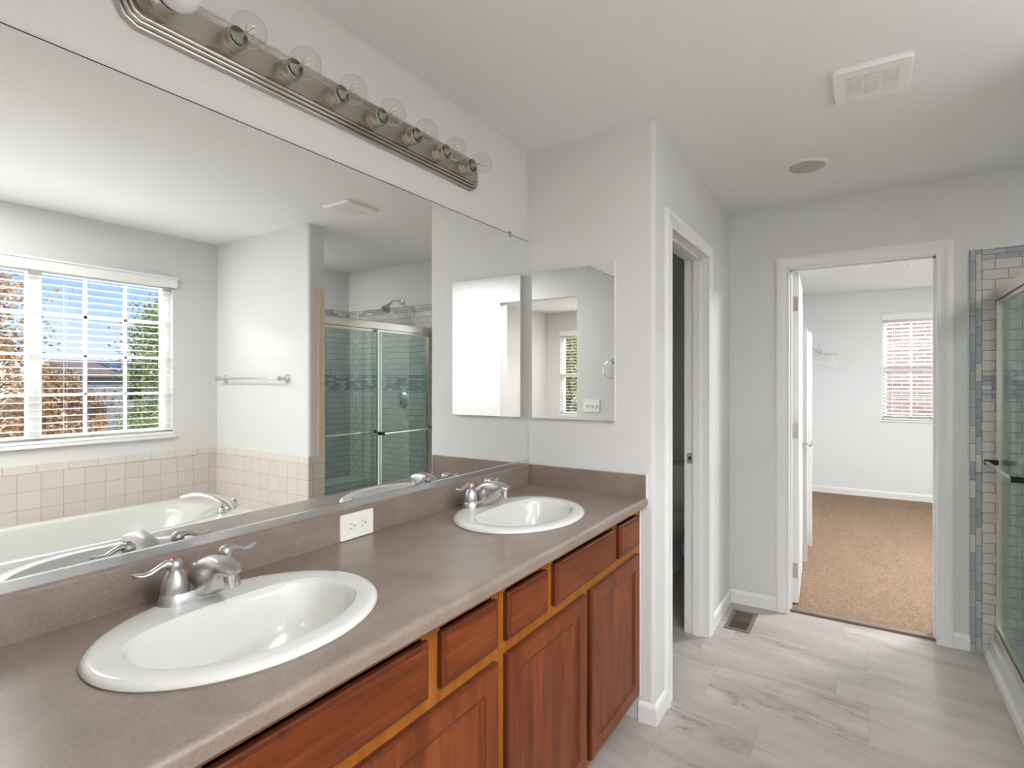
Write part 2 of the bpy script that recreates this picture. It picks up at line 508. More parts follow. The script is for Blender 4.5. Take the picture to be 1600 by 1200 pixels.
def uv_planar(o, fn):
    me = o.data
    uvl = me.uv_layers.new(name='UVMap') if not me.uv_layers else me.uv_layers[0]
    for p in me.polygons:
        for li in p.loop_indices:
            uvl.data[li].uv = fn(me.vertices[me.loops[li].vertex_index].co, p.normal)

def copy_tree(o, parent=None):
    c = o.copy(); COL.objects.link(c); c.parent = parent
    for ch in list(o.children): copy_tree(ch, c)
    return c

def tile_slab(name, b, mat, parent=None, uv=None, shift=(0, 0)):
    o = boxes(name, [b], mat, parent)
    def f(co, n):
        if abs(n.x) > 0.5: u = (co.y, co.z)
        elif abs(n.y) > 0.5: u = (co.x, co.z)
        else: u = (co.x, co.y)
        if uv == 'vert': u = (u[1], u[0])
        return (u[0] + shift[0], u[1] + shift[1])
    uv_planar(o, f)
    return o

# ------------------------------------------------------------------ dimensions
H = 2.44
YA = 2.0755          # side wall with the medicine cabinet
XA = 0.6101          # wall face with the toilet-room doorway
YB = 3.486           # far wall
XW = 2.984           # window wall
YT, YT2 = 2.245, 2.363   # wall between bathtub and shower
XP = 1.8525          # end of that wall
YE = -0.25           # entry wall behind the camera
YC = 7.43            # far closet wall
YBED = -3.1

# ------------------------------------------------------------------ room shell
struct(boxes('floor', [(-0.47, 3.1, -0.37, 3.545, -0.1, 0), (-0.47, 0.6, 3.545, 4.32, -0.1, 0)], M['floor']))
struct(boxes('floor_closet', [(0.6, 3.1, 3.545, 7.55, -0.1, 0.012)], M['carpet']))
struct(boxes('floor_bedroom', [(-1.2, 3.1, -3.22, -0.37, -0.1, 0.012)], M['carpet']))
struct(boxes('ceiling', [(-1.2, 3.1, -3.22, 7.55, H, H + 0.1)], M['ceil']))
struct(boxes('wall_left', [(-0.12, 0, -0.25, YA, 0, H)], M['wall']))

bm = bmesh.new()
r = 0.02
arc = [(XA - r + r * math.sin(math.radians(a)), YA + r - r * math.cos(math.radians(a))) for a in range(0, 91, 15)]
prism(bm, [(-0.47, YA)] + arc + [(XA, 2.2555), (0.495, 2.2555), (0.495, 2.19), (-0.47, 2.19)], 0, H)
struct(new_obj('wall_side', bm, M['wall'], smooth=True))
struct(boxes('wall_toilet_front', [(0.495, XA, 2.946, YB, 0, H), (0.495, XA, 2.2555, 2.946, 2.069, H)], M['wall']))
struct(boxes('wall_toilet_left', [(-0.47, -0.35, 2.19, 4.2, 0, H)], M['wall']))
struct(boxes('wall_toilet_back', [(-0.47, 0.495, 4.2, 4.32, 0, H)], M['wall']))
struct(boxes('wall_far', [(0.495, 0.934, YB, 3.601, 0, H), (1.678, 3.1, YB, 3.601, 0, H), (0.934, 1.678, YB, 3.601, 2.071, H)], M['wall']))
struct(boxes('wall_closet_left', [(0.495, XA, 3.601, YC, 0, H)], M['wall_white']))
struct(boxes('wall_closet_back', [(0.495, 1.52, YC, 7.55, 0, H), (2.09, 3.1, YC, 7.55, 0, H), (1.52, 2.09, YC, 7.55, 0, 0.93), (1.52, 2.09, YC, 7.55, 2.11, H)], M['wall_white']))
struct(boxes('wall_closet_right', [(XW, 3.1, 3.601, YC, 0, H)], M['wall_white']))
WY0, WY1, WZ0, WZ1 = 0.45, 1.935, 1.00, 2.10
struct(boxes('wall_window', [(XW, 3.1, -0.25, WY0, 0, H), (XW, 3.1, WY1, YB, 0, H), (XW, 3.1, WY0, WY1, 0, WZ0), (XW, 3.1, WY0, WY1, WZ1, H)], M['wall']))
bm = bmesh.new()
arc1 = [(XP + r - r * math.sin(math.radians(a)), YT + r - r * math.cos(math.radians(a))) for a in range(0, 91, 15)]
prism(bm, [(XW, YT)] + arc1 + [(XP, YT2), (XW, YT2)], 0, H)
struct(new_obj('wall_tub_end', bm, M['wall'], smooth=True))
OX0, OX1, OZ = 0.935, 1.80, 2.17
struct(boxes('wall_entry', [(-0.12, OX0, -0.37, YE, 0, H), (OX1, 3.1, -0.37, YE, 0, H), (OX0, OX1, -0.37, YE, OZ, H)], M['wall']))
struct(boxes('wall_bedroom_left', [(-1.2, -1.08, -3.1, -0.37, 0, H)], M['wall']))
struct(boxes('wall_bedroom_right', [(2.95, 3.1, -3.1, -0.37, 0, H)], M['wall']))
struct(boxes('wall_bedroom_front', [(-1.2, -0.12, -0.37, -0.25, 0, H)], M['wall']))
BX0, BX1, BZ0, BZ1 = 1.55, 2.70, 0.86, 2.09
struct(boxes('wall_bedroom_back', [(-1.2, BX0, -3.22, YBED, 0, H), (BX1, 3.1, -3.22, YBED, 0, H), (BX0, BX1, -3.22, YBED, 0, BZ0), (BX0, BX1, -3.22, YBED, BZ1, H)], M['wall']))
struct(boxes('trim_1', [(0.934, 1.678, 3.515, 3.56, 0.0, 0.014)], M['bronze'], bevel=0.003), 'dark strip between floor and carpet')

# ------------------------------------------------------------------ door casings and jambs
CAS = [(0, 0), (0, 0.010), (0.004, 0.013), (0.010, 0.013), (0.014, 0.010), (0.040, 0.014), (0.046, 0.018), (0.060, 0.018), (0.066, 0.016), (0.0715, 0.012), (0.0715, 0)]
def casing(name, pts, normal):
    bm = bmesh.new(); sweep(bm, pts, normal, CAS)
    return struct(new_obj(name, bm, M['trim'], smooth=True))
# closet doorway (faces -y); path order so that outward is away from opening
x0, x1, zt = 0.952, 1.6603, 2.052
def orient(pts, normal, outside):
    N = Vector(normal); a, b = Vector(pts[0]), Vector(pts[1])
    n0 = (b - a).normalized().cross(N)
    if n0.dot(Vector(outside) - a) < 0: return pts[::-1]
    return pts
p = [(x0, YB, 0), (x0, YB, zt), (x1, YB, zt), (x1, YB, 0)]
casing('trim_2', orient(p, (0, -1, 0), (x0 - 1, YB, 0)), (0, -1, 0))
p = [(x0, 3.601, 0.012), (x0, 3.601, zt), (x1, 3.601, zt), (x1, 3.601, 0.012)]
casing('trim_3', orient(p, (0, 1, 0), (x0 - 1, 3.601, 0)), (0, 1, 0))
jb = boxes('trim_4', [(0.934, x0, YB, 3.601, 0, 2.07), (x1, 1.678, YB, 3.601, 0, 2.07), (x0, x1, YB, 3.601, zt, 2.07),
                 (x0, x0 + 0.010, 3.520, 3.558, 0, zt), (x1 - 0.010, x1, 3.520, 3.558, 0, zt), (x0, x1, 3.520, 3.558, zt - 0.010, zt)], M['trim'])
struct(jb)
# toilet-room doorway (faces +x)
ty0, ty1, tzt = 2.273, 2.928, 2.051
p = [(XA, ty0, 0), (XA, ty0, tzt), (XA, ty1, tzt), (XA, ty1, 0)]
casing('trim_5', orient(p, (1, 0, 0), (XA, ty0 - 1, 0)), (1, 0, 0))
jb = boxes('trim_6', [(0.495, XA, 2.2555, ty0, 0, 2.069), (0.495, XA, ty1, 2.946, 0, 2.069), (0.495, XA, ty0, ty1, tzt, 2.069),
                 (0.533, 0.571, ty1 - 0.010, ty1, 0, tzt), (0.533, 0.571, ty0, ty0 + 0.010, 0, tzt), (0.533, 0.571, ty0, ty1, tzt - 0.010, tzt)], M['trim'])
struct(jb)
p = [(0.495, ty0, 0), (0.495, ty0, tzt), (0.495, ty1, tzt), (0.495, ty1, 0)]
casing('trim_7', orient(p, (-1, 0, 0), (0.495, ty0 - 1, 0)), (-1, 0, 0))
# strike plate on the toilet-room jamb
st = thing('strike_plate', 'small nickel strike plate on the white jamb of the toilet doorway', 'strike plate', (0.515, ty1, 0.96))
bm = bmesh.new(); prism(bm, rounded_rect(0.499, 0.529, 0.932, 0.990, 0.006), ty1 - 0.0025, ty1 + 0.0005, 'y')
new_obj('plate', bm, M['satin'], st)
boxes('latch_hole', [(0.508, 0.522, ty1 - 0.0032, ty1 - 0.002, 0.950, 0.972)], M['dark'], st)

# ------------------------------------------------------------------ baseboards
BP = [(0, 0), (0.012, 0), (0.012, 0.062), (0.008, 0.074), (0.003, 0.080), (0, 0.080)]
def baseboard(name, path, z0=0.0):
    """path: list of xy; board lies on the left side of travel direction"""
    bm = bmesh.new()
    P = [Vector((a, b, z0)) for a, b in path]
    rings = []
    n = len(P)
    for i in range(n):
        d0 = (P[i] - P[i - 1]).normalized() if i > 0 else (P[1] - P[0]).normalized()
        d1 = (P[i + 1] - P[i]).normalized() if i < n - 1 else d0
        n0 = Vector((-d0.y, d0.x, 0)); n1 = Vector((-d1.y, d1.x, 0))
        m = (n0 + n1).normalized(); k = 1.0 / max(0.3, m.dot(n0))
        rings.append([bm.verts.new(P[i] + m * (u * k) + Vector((0, 0, v))) for u, v in BP])
    for a, b in zip(rings, rings[1:]):
        for k in range(len(BP)):
            bm.faces.new((a[k], a[(k + 1) % len(BP)], b[(k + 1) % len(BP)], b[k]))
    bm.faces.new(rings[0]); bm.faces.new(rings[-1][::-1])
    return struct(new_obj(name, bm, M['trim']))
baseboard('baseboard_side', [(XA, 2.2015), (XA, YA), (0.545, YA)])
baseboard('baseboard_corner', [(0.8805, YB), (XA, YB), (XA, 3.0)])
baseboard('baseboard_right', [(1.799, YB), (1.7320, YB)])
baseboard('baseboard_closet', [(XW, 3.7), (XW, YC), (XA, YC), (XA, 3.65)], 0.012)
baseboard('baseboard_toilet', [(0.495, 3.02), (0.495, 4.2), (-0.35, 4.2), (-0.35, 2.19)])
baseboard('baseboard_entry', [(0.60, YE), (OX0, YE)])

# ------------------------------------------------------------------ closet door leaf (open into the closet)
d1 = bpy.data.objects.new('door_1', None); COL.objects.link(d1)
d1['kind'] = 'structure'; d1['label'] = 'white panelled closet door standing open'
d1.location = (0.957, 3.61, 0)
bm = bmesh.new()
DT, DW, DH = 0.035, 0.70, 2.03
box(bm, 0.957, 0.957 + DT, 3.61, 3.61 + DW, 0.022, 0.022 + DH)
leaf = new_obj('door_leaf', bm, M['trim'], d1, bevel=0.002)
for side in (0, 1):
    xs = 0.957 + DT if side else 0.957
    sg = 1 if side else -1
    for (ya, yb) in ((3.72, 3.93), (4.00, 4.21)):
        for (za, zb) in ((0.25, 0.80), (0.98, 1.62), (1.74, 1.93)):
            bm = bmesh.new()
            pth = [(xs, ya, za), (xs, ya, zb), (xs, yb, zb), (xs, yb, za)]
            sweep(bm, pth, (sg, 0, 0), [(-0.014, -0.001), (-0.007, 0.005), (0.004, 0.003), (0.012, -0.001)], closed=True)
            box(bm, xs - 0.003, xs + 0.003, ya + 0.04, yb - 0.04, za + 0.04, zb - 0.04)
            new_obj('panel_moulding', bm, M['trim'], d1)
for hz in (0.22, 1.08, 1.86):
    bm = bmesh.new()
    tube(bm, [(0.952, 3.606, hz - 0.045), (0.952, 3.606, hz + 0.045)], 0.006, 10)
    box(bm, 0.956, 0.986, 3.6085, 3.6105, hz - 0.045, hz + 0.045)
    new_obj('hinge', bm, M['nickel_rib'], d1, smooth=True)
bm = bmesh.new()
kz, ky = 0.94, 4.25
for sg, xs in ((1, 0.957 + DT), (-1, 0.957)):
    lathe(bm, [(0.030, 0), (0.031, 0.004), (0.022, 0.008), (0.010, 0.012), (0.009, 0.030), (0.020, 0.036), (0.026, 0.048), (0.024, 0.058), (0.014, 0.064), (0, 0.066)], (xs, ky, kz), d=(sg, 0, 0), n=20)
new_obj('door_handle', bm, M['satin'], d1, smooth=True)
d1.rotation_euler.z = math.radians(3.5)

# ------------------------------------------------------------------ vanity cabinets
XF, XD = 0.545, 0.563     # face frame front, door front
def raised_panel(name, y0, y1, z0, z1, parent, drawer=False):
    """overlay door or drawer front with stepped edge; door gets a recessed flat panel"""
    bm = bmesh.new()
    th = XD - XF
    e1 = 0.010
    # outer slab with small step at the edge
    def ring(ins, x): return [(x, y0 + ins, z0 + ins), (x, y1 - ins, z0 + ins), (x, y1 - ins, z1 - ins), (x, y0 + ins, z1 - ins)]
    if drawer:
        levels = [(0, XF, 1), (0, XD - 0.006, 1), (0.003, XD - 0.003, 1), (0.011, XD - 0.003, 1), (0.013, XD, 0), (0.018, XD, 0)]
    else:
        levels = [(0, XF, 1), (0, XD - 0.006, 1), (0.003, XD - 0.001, 1), (0.006, XD, 1), (0.052, XD, 0), (0.056, XD - 0.003, 1), (0.060, XD - 0.003, 1), (0.066, XD - 0.008, 0)]
    rings = []
    for ins, x, mi in levels: rings.append(([bm.verts.new(c) for c in ring(ins, x)], mi))
    f = bm.faces.new(rings[0][0][::-1])
    for (a, _), (b, mi) in zip(rings, rings[1:]):
        for k in range(4):
            f = bm.faces.new((a[k], a[(k + 1) % 4], b[(k + 1) % 4], b[k])); f.material_index = 1 if mi else 0
    # stile/rail frame of a door shows as mid tone wood
    f = bm.faces.new(rings[-1][0]); f.material_index = 0
    w = M['cherry_h'] if drawer else M['cherry']
    return new_obj(name, bm, [w, M['cherry_dark']], parent, recalc=True)

def vanity_unit(y0, fronts, doors, label, y1):
    t = thing('vanity_cabinet', label, 'cabinet', (0.27, (y0 + y1) / 2, 0), 'vanity base cabinets')
    bm = bmesh.new()
    ya_, yb_ = y0 + 0.001, y1 - 0.001
    box(bm, 0.003, XF - 0.020, ya_, ya_ + 0.016, 0.10, 0.874); box(bm, 0.003, XF - 0.020, yb_ - 0.016, yb_, 0.10, 0.874)
    box(bm, 0.003, 0.010, ya_ + 0.016, yb_ - 0.016, 0.10, 0.874); box(bm, 0.010, XF - 0.020, ya_ + 0.016, yb_ - 0.016, 0.10, 0.118)
    box(bm, 0.003, XF - 0.075, y0 + 0.001, y1 - 0.001, 0.0, 0.10)
    new_obj('carcass', bm, M['cherry_dark'], t)
    bm = bmesh.new()
    ys = [y0 + 0.001, y1 - 0.001]
    box(bm, XF - 0.020, XF, ys[0], ys[1], 0.852, 0.8755)
    box(bm, XF - 0.020, XF, ys[0], ys[1], 0.690, 0.740)
    box(bm, XF - 0.020, XF, ys[0], ys[1], 0.10, 0.145)
    cuts = sorted(set([ys[0]] + [a for a, b in fronts] + [b for a, b in fronts] + [ys[1]]))
    for za, zb in ((0.145, 0.690), (0.740, 0.852)):
        box(bm, XF - 0.020, XF, ys[0], fronts[0][0] + 0.008, za, zb)
        box(bm, XF - 0.020, XF, fronts[-1][1] - 0.008, ys[1], za, zb)
    for (a, b), (c, d) in zip(fronts, fronts[1:]):
        box(bm, XF - 0.020, XF, b - 0.008, c + 0.008, 0.740, 0.852)
    for (a, b), (c, d) in zip(doors, doors[1:]):
        box(bm, XF - 0.020, XF, b - 0.008, c + 0.008, 0.145, 0.690)
    new_obj('face_frame', bm, M['frame_wood'], t)
    for a, b in fronts:
        raised_panel('drawer_front', a, b, 0.726, 0.846, t, True)
    for a, b in doors:
        raised_panel('door', a, b, 0.128, 0.692, t)
    return t
vanity_unit(1.0915, [(1.112, 1.314), (1.356, 1.802), (1.835, 2.036)], [(1.112, 1.559), (1.593, 2.036)],
            'reddish wood vanity cabinet under the far sink, against the side wall', YA - 0.003)
vanity_unit(0.1255, [(0.147, 0.348), (0.381, 0.827), (0.867, 1.071)], [(0.147, 0.590), (0.624, 1.071)],
            'reddish wood vanity cabinet under the near sink', 1.0915)
vanity_unit(-0.248, [(-0.20, 0.105)], [(-0.20, 0.105)], 'narrow reddish wood vanity cabinet left of the near sink cabinet', 0.1255)

# ------------------------------------------------------------------ countertop with backsplashes
SINKS = [(0.294, 0.603), (0.294, 1.574)]
SA, SB = 0.217, 0.259
ct = thing('countertop', 'long taupe laminate countertop with backsplash on the wooden vanity', 'countertop', (0.29, 0.9, 0.876))
def countertop_mesh():
    """slab with two oval cut-outs and a rounded front edge"""
    bm = bmesh.new()
    y0, y1, ztop, zbot, xb, xf = YE + 0.002, YA - 0.002, 0.914, 0.876, 0.002, 0.583
    NS = 48
    def hole(c, k):
        return (c[0] + (SA - 0.02) * math.cos(k), c[1] + (SB - 0.02) * math.sin(k))
    xt = xf - 0.014
    # top surface divided in y at the sinks: build rectangular cells round each oval
    def cell_ring(c, ya, yb, z, up):
        outer, inner = [], []
        for i in range(NS):
            a = 2 * PI * i / NS
            hx, hy = hole(c, a)
            dx, dy = math.cos(a) * (SA), math.sin(a) * (SB)
            # ray to rectangle
            ts = []
            if dx > 1e-9: ts.append((xt - c[0]) / dx)
            if dx < -1e-9: ts.append((xb - c[0]) / dx)
            if dy > 1e-9: ts.append((yb - c[1]) / dy)
            if dy < -1e-9: ts.append((ya - c[1]) / dy)
            s = min(t_ for t_ in ts if t_ > 0)
            outer.append((c[0] + dx * s, c[1] + dy * s, z)); inner.append((hx, hy, z))
        corners = [(xt, yb), (xb, yb), (xb, ya), (xt, ya)]
        ov = [bm.verts.new(p) for p in outer]; iv = [bm.verts.new(p) for p in inner]
        for i in range(NS):
            j = (i + 1) % NS
            f = [ov[i], ov[j], iv[j], iv[i]]
            # insert the corner when the segment turns round it
            for cx_, cy_ in corners:
                a, b = outer[i], outer[j]
                on = lambda p, q: abs(p[0] - q[0]) < 1e-6 or abs(p[1] - q[1]) < 1e-6
                if abs(a[0] - b[0]) > 1e-6 and abs(a[1] - b[1]) > 1e-6:
                    if (abs(a[0] - cx_) < 1e-6 and abs(b[1] - cy_) < 1e-6) or (abs(a[1] - cy_) < 1e-6 and abs(b[0] - cx_) < 1e-6):
                        cv = bm.verts.new((cx_, cy_, z)); f = [ov[i], cv, ov[j], iv[j], iv[i]]
            bm.faces.new(f if up else f[::-1])
        return iv
    ys = [y0, 0.25, 0.95, 1.20, 1.93, y1]
    for z, up in ((ztop, True), (zbot, False)):
        for a, b in ((ys[0], ys[1]), (ys[2], ys[3]), (ys[4], ys[5])):
            v = [bm.verts.new(p) for p in ((xb, a, z), (xt, a, z), (xt, b, z), (xb, b, z))]
            bm.faces.new(v)
        i1 = cell_ring(SINKS[0], ys[1], ys[2], z, up); i2 = cell_ring(SINKS[1], ys[3], ys[4], z, up)
        if up: top = (i1, i2)
        else:
            for t_, b_ in zip(top, (i1, i2)):
                for k in range(NS):
                    bm.faces.new((t_[k], b_[k], b_[(k + 1) % NS], t_[(k + 1) % NS]))
    # front edge
    prof = [(xt, ztop)]
    for a in range(15, 91, 15): prof.append((xt + 0.014 * math.sin(math.radians(a)), ztop - 0.014 + 0.014 * math.cos(math.radians(a))))
    prof += [(xf, zbot + 0.006), (xf - 0.006, zbot), (xt, zbot)]
    rA = [bm.verts.new((x, y0, z)) for x, z in prof]; rB = [bm.verts.new((x, y1, z)) for x, z in prof]
    for k in range(len(prof) - 1): bm.faces.new((rA[k], rB[k], rB[k + 1], rA[k + 1]))
    bm.faces.new(rA); bm.faces.new(rB[::-1])
    bmesh.ops.remove_doubles(bm, verts=bm.verts, dist=1e-5)
    return bm
new_obj('worktop', countertop_mesh(), M['counter'], ct, smooth=True)
bm = bmesh.new()
pr = [(0.002, 0.9142), (0.022, 0.9142), (0.022, 0.995), (0.020, 1.001), (0.015, 1.004), (0.002, 1.004)]
prism(bm, pr, YE + 0.002, YA - 0.002, 'y')
new_obj('backsplash', bm, M['counter'], ct, smooth=True)
bm = bmesh.new()
box(bm, 0.0225, 0.578, YA - 0.021, YA - 0.002, 0.9142, 1.004)
new_obj('side_splash', bm, M['counter'], ct, bevel=0.003)
bm = bmesh.new()
box(bm, 0.578, 0.5815, YA - 0.012, YA - 0.0005, 0.876, 1.006)
box(bm, 0.5475, 0.5505, YA - 0.006, YA - 0.0005, 0.10, 0.876)
new_obj('caulk_bead', bm, M['caulk'], ct)

# ------------------------------------------------------------------ sinks
def sink(c, label):
    t = thing('sink', label, 'sink', (c[0], c[1], 0.914), 'drop-in sinks')
    bm = bmesh.new(); z = 0.9143; n = 64
    # rings: (a, b, dx, z)
    R = [(SA - 0.030, SB - 0.030, 0, z - 0.02), (SA - 0.030, SB - 0.030, 0, z), (SA - 0.002, SB - 0.002, 0, z), (SA, SB, 0, z + 0.003), (SA - 0.001, SB - 0.001, 0, z + 0.008), (SA - 0.006, SB - 0.006, 0, z + 0.0125), (SA - 0.014, SB - 0.014, 0, z + 0.0145),
         (0.184, 0.226, 0.000, z + 0.0150)]
    rings = [[bm.verts.new((c[0] + dx + a * math.cos(2 * PI * k / n), c[1] + b * math.sin(2 * PI * k / n), zz)) for k in range(n)] for a, b, dx, zz in R]
    # bowl: oval in front, flattened with soft corners at the faucet ledge
    def bowl(af, ab, b, dx, zz, pw):
        P = []
        for k in range(n):
            q = 2 * PI * k / n; ca, sa = math.cos(q), math.sin(q)
            if ca >= 0: x_, y_ = af * ca, b * sa
            else: x_, y_ = -ab * abs(ca) ** (2 / pw), b * math.copysign(abs(sa) ** (2 / (2 + (pw - 2) * 0.45)), sa)
            P.append(bm.verts.new((c[0] + dx + x_, c[1] + y_, zz)))
        return P
    for args in ((0.152, 0.128, 0.205, 0.022, z + 0.0135, 3.4), (0.147, 0.122, 0.200, 0.022, z + 0.008, 3.4), (0.143, 0.117, 0.196, 0.022, z - 0.004, 3.4), (0.138, 0.112, 0.189, 0.022, z - 0.030, 3.4),
                 (0.128, 0.103, 0.174, 0.022, z - 0.070, 3.2), (0.108, 0.088, 0.145, 0.018, z - 0.108, 2.8), (0.078, 0.066, 0.102, 0.012, z - 0.130, 2.4), (0.045, 0.042, 0.055, 0.004, z - 0.139, 2.0), (0.022, 0.022, 0.022, 0.0, z - 0.142, 2.0)):
        rings.append(bowl(*args))
    for a, b in zip(rings, rings[1:]):
        for k in range(n): bm.faces.new((a[k], a[(k + 1) % n], b[(k + 1) % n], b[k]))
    new_obj('basin', bm, M['porcelain'], t, smooth=True, recalc=True)
    bm = bmesh.new()
    lathe(bm, [(0.0, -0.004), (0.023, -0.004), (0.023, 0.001), (0.018, 0.002), (0.016, -0.001), (0.014, 0.003), (0, 0.004)], (c[0], c[1], z - 0.141), n=24)
    new_obj('drain', bm, M['chrome'], t, smooth=True)
    bm = bmesh.new()
    for dy in (-0.018, 0.0, 0.018):
        lathe(bm, [(0.0055, 0), (0.0055, 0.0015), (0, 0.0016)], (c[0] + 0.1585, c[1] + dy, z - 0.034), d=(-1, 0, 0.15), n=12)
    new_obj('overflow_hole', bm, M['black'], t)
    return t
sink(SINKS[0], 'white oval drop-in sink nearest the camera, set in the taupe countertop')
sink(SINKS[1], 'white oval drop-in sink at the far end of the countertop by the side wall')

def faucet(cy, label, cx_=0.112):
    z = 0.929
    t = thing('faucet', label, 'faucet', (cx_, cy, z), 'centerset faucets')
    bm = bmesh.new()
    pts = []
    def stad(hx, hy, zz):
        P = []
        for k in range(32):
            a = 2 * PI * k / 32
            P.append((cx_ + hx * math.cos(a), cy + (hy if math.sin(a) > 0 else -hy) + hx * math.sin(a), zz))
        return P
    prev = None
    for hx, hy, zz in ((0.031, 0.051, z - 0.001), (0.031, 0.051, z + 0.002), (0.0265, 0.051, z + 0.018), (0.0245, 0.051, z + 0.021)):
        ringv = [bm.verts.new(p) for p in stad(hx, hy, zz)]
        if prev is None: bm.faces.new(ringv[::-1])
        else:
            for k in range(32): bm.faces.new((prev[k], prev[(k + 1) % 32], ringv[(k + 1) % 32], ringv[k]))
        prev = ringv
    bm.faces.new(prev)
    new_obj('base_plate', bm, M['satin'], t, smooth=True)
    # spout: a fin that rises from the plate and reaches over the bowl
    bm = bmesh.new()
    secs = []
    S = [  # x, ztop, zbot, half width
        (cx_ - 0.030, z + 0.022, z + 0.003, 0.014), (cx_ - 0.022, z + 0.044, z + 0.002, 0.019), (cx_ - 0.008, z + 0.064, z + 0.002, 0.022), (cx_ + 0.012, z + 0.079, z + 0.002, 0.023),
        (cx_ + 0.034, z + 0.088, z + 0.005, 0.0235), (cx_ + 0.058, z + 0.092, z + 0.012, 0.0235), (cx_ + 0.080, z + 0.092, z + 0.026, 0.0235), (cx_ + 0.094, z + 0.090, z + 0.054, 0.0230), (cx_ + 0.112, z + 0.084, z + 0.062, 0.0205), (cx_ + 0.124, z + 0.079, z + 0.063, 0.017), (cx_ + 0.131, z + 0.073, z + 0.065, 0.010)]
    for x, zt_, zb_, w in S:
        h = zt_ - zb_; ring_ = []
        for k in range(20):
            a = 2 * PI * k / 20
            ca, sa = math.cos(a), math.sin(a)
            yy = w * (abs(ca) ** 0.6) * (1 if ca > 0 else -1)
            if sa > 0: zz = zb_ + h * 0.5 + h * 0.5 * (abs(sa) ** 0.9)
            else: zz = zb_ + h * 0.5 - h * 0.5 * (abs(sa) ** 0.35)
            ring_.append(bm.verts.new((x, cy + yy, zz)))
        secs.append(ring_)
    for a, b in zip(secs, secs[1:]):
        for k in range(20): bm.faces.new((a[k], a[(k + 1) % 20], b[(k + 1) % 20], b[k]))
    bm.faces.new(secs[0][::-1]); bm.faces.new(secs[-1])
    sp = new_obj('spout', bm, M['satin'], t, smooth=True)
    bm = bmesh.new()
    lathe(bm, [(0.0135, 0.002), (0.0135, -0.010), (0.0122, -0.011), (0.0122, -0.026), (0.009, -0.027), (0, -0.027)], (cx_ + 0.112, cy, z + 0.063), d=(-0.12, 0, 1), n=20)
    new_obj('aerator', bm, M['chrome'], t, smooth=True)
    bm = bmesh.new()
    tube(bm, [(cx_ - 0.028, cy, z + 0.02), (cx_ - 0.028, cy, z + 0.052)], 0.0022, 8)
    lathe(bm, [(0, 0), (0.005, 0.001), (0.006, 0.005), (0.004, 0.009), (0, 0.010)], (cx_ - 0.028, cy, z + 0.052), n=12)
    new_obj('lift_rod', bm, M['satin'], t, smooth=True)
    for s, name in ((-1, 'hot'), (1, 'cold')):
        hy = cy + s * 0.051
        bm = bmesh.new()
        lathe(bm, [(0.0245, 0), (0.0255, 0.004), (0.024, 0.018), (0.020, 0.032), (0.015, 0.042), (0.012, 0.046), (0.0135, 0.049), (0.0145, 0.056), (0.012, 0.064), (0.006, 0.069), (0, 0.070)], (cx_, hy, z + 0.021), n=24)
        hd = new_obj('handle', bm, M['satin'], t, smooth=True)
        bm = bmesh.new()
        yv = [0.004, 0.016, 0.028, 0.042, 0.056, 0.068, 0.073]
        zv = [0.078, 0.083, 0.079, 0.072, 0.070, 0.074, 0.077]
        rv = [0.010, 0.009, 0.0075, 0.0075, 0.009, 0.0085, 0.003]
        tube(bm, [(cx_ - 0.006 * k / 6, hy + s * a, z + b) for k, (a, b) in enumerate(zip(yv, zv))], rv, 14, squash=[(1, 1), (1, .85), (1, .7), (1, .6), (1, .55), (1, .5), (1, .5)])
        new_obj('lever', bm, M['satin'], hd, smooth=True)
        if s < 0:
            bm = bmesh.new(); lathe(bm, [(0.0055, -0.002), (0.0055, 0.0015), (0, 0.0025)], (cx_, hy, z + 0.0900), n=14)
            m_ = new_obj('hot_marker', bm, M['red'], hd, smooth=True)
    return t
faucet(0.603, 'satin nickel two-lever faucet on the sink nearest the camera')
faucet(1.573, 'satin nickel two-lever faucet on the far sink by the side wall')

# ------------------------------------------------------------------ outlet on the backsplash
t = thing('wall_outlet', 'white double outlet mounted sideways on the taupe backsplash', 'outlet', (0.022, 1.086, 0.954))
bm = bmesh.new(); prism(bm, rounded_rect(1.026, 1.147, 0.9165, 0.9915, 0.004), 0.0221, 0.0275, 'x')
new_obj('cover_plate', bm, M['outlet'], t, bevel=0.0012)
for yc in (1.066, 1.107):
    bm = bmesh.new(); prism(bm, [(yc + 0.0165 * math.cos(a) , 0.954 + max(-0.0135, min(0.0135, 0.0165 * math.sin(a)))) for a in [2 * PI * k / 24 for k in range(24)]], 0.0275, 0.0288, 'x')
    soc = new_obj('receptacle', bm, M['outlet'], t)
    bm = bmesh.new()
    box(bm, 0.0287, 0.02905, yc - 0.006, yc + 0.002, 0.9605, 0.9622)
    box(bm, 0.0287, 0.02905, yc - 0.006, yc + 0.002, 0.9468, 0.9485)
    lathe(bm, [(0.0026, 0), (0.0026, 0.0004)], (0.0287, yc + 0.0095, 0.954), axis='x', n=10)
    new_obj('slot', bm, M['black'], soc)
bm = bmesh.new(); lathe(bm, [(0.003, 0), (0.003, 0.001), (0, 0.0014)], (0.0275, 1.0865, 0.954), axis='x', n=12)
new_obj('screw', bm, M['outlet'], t)

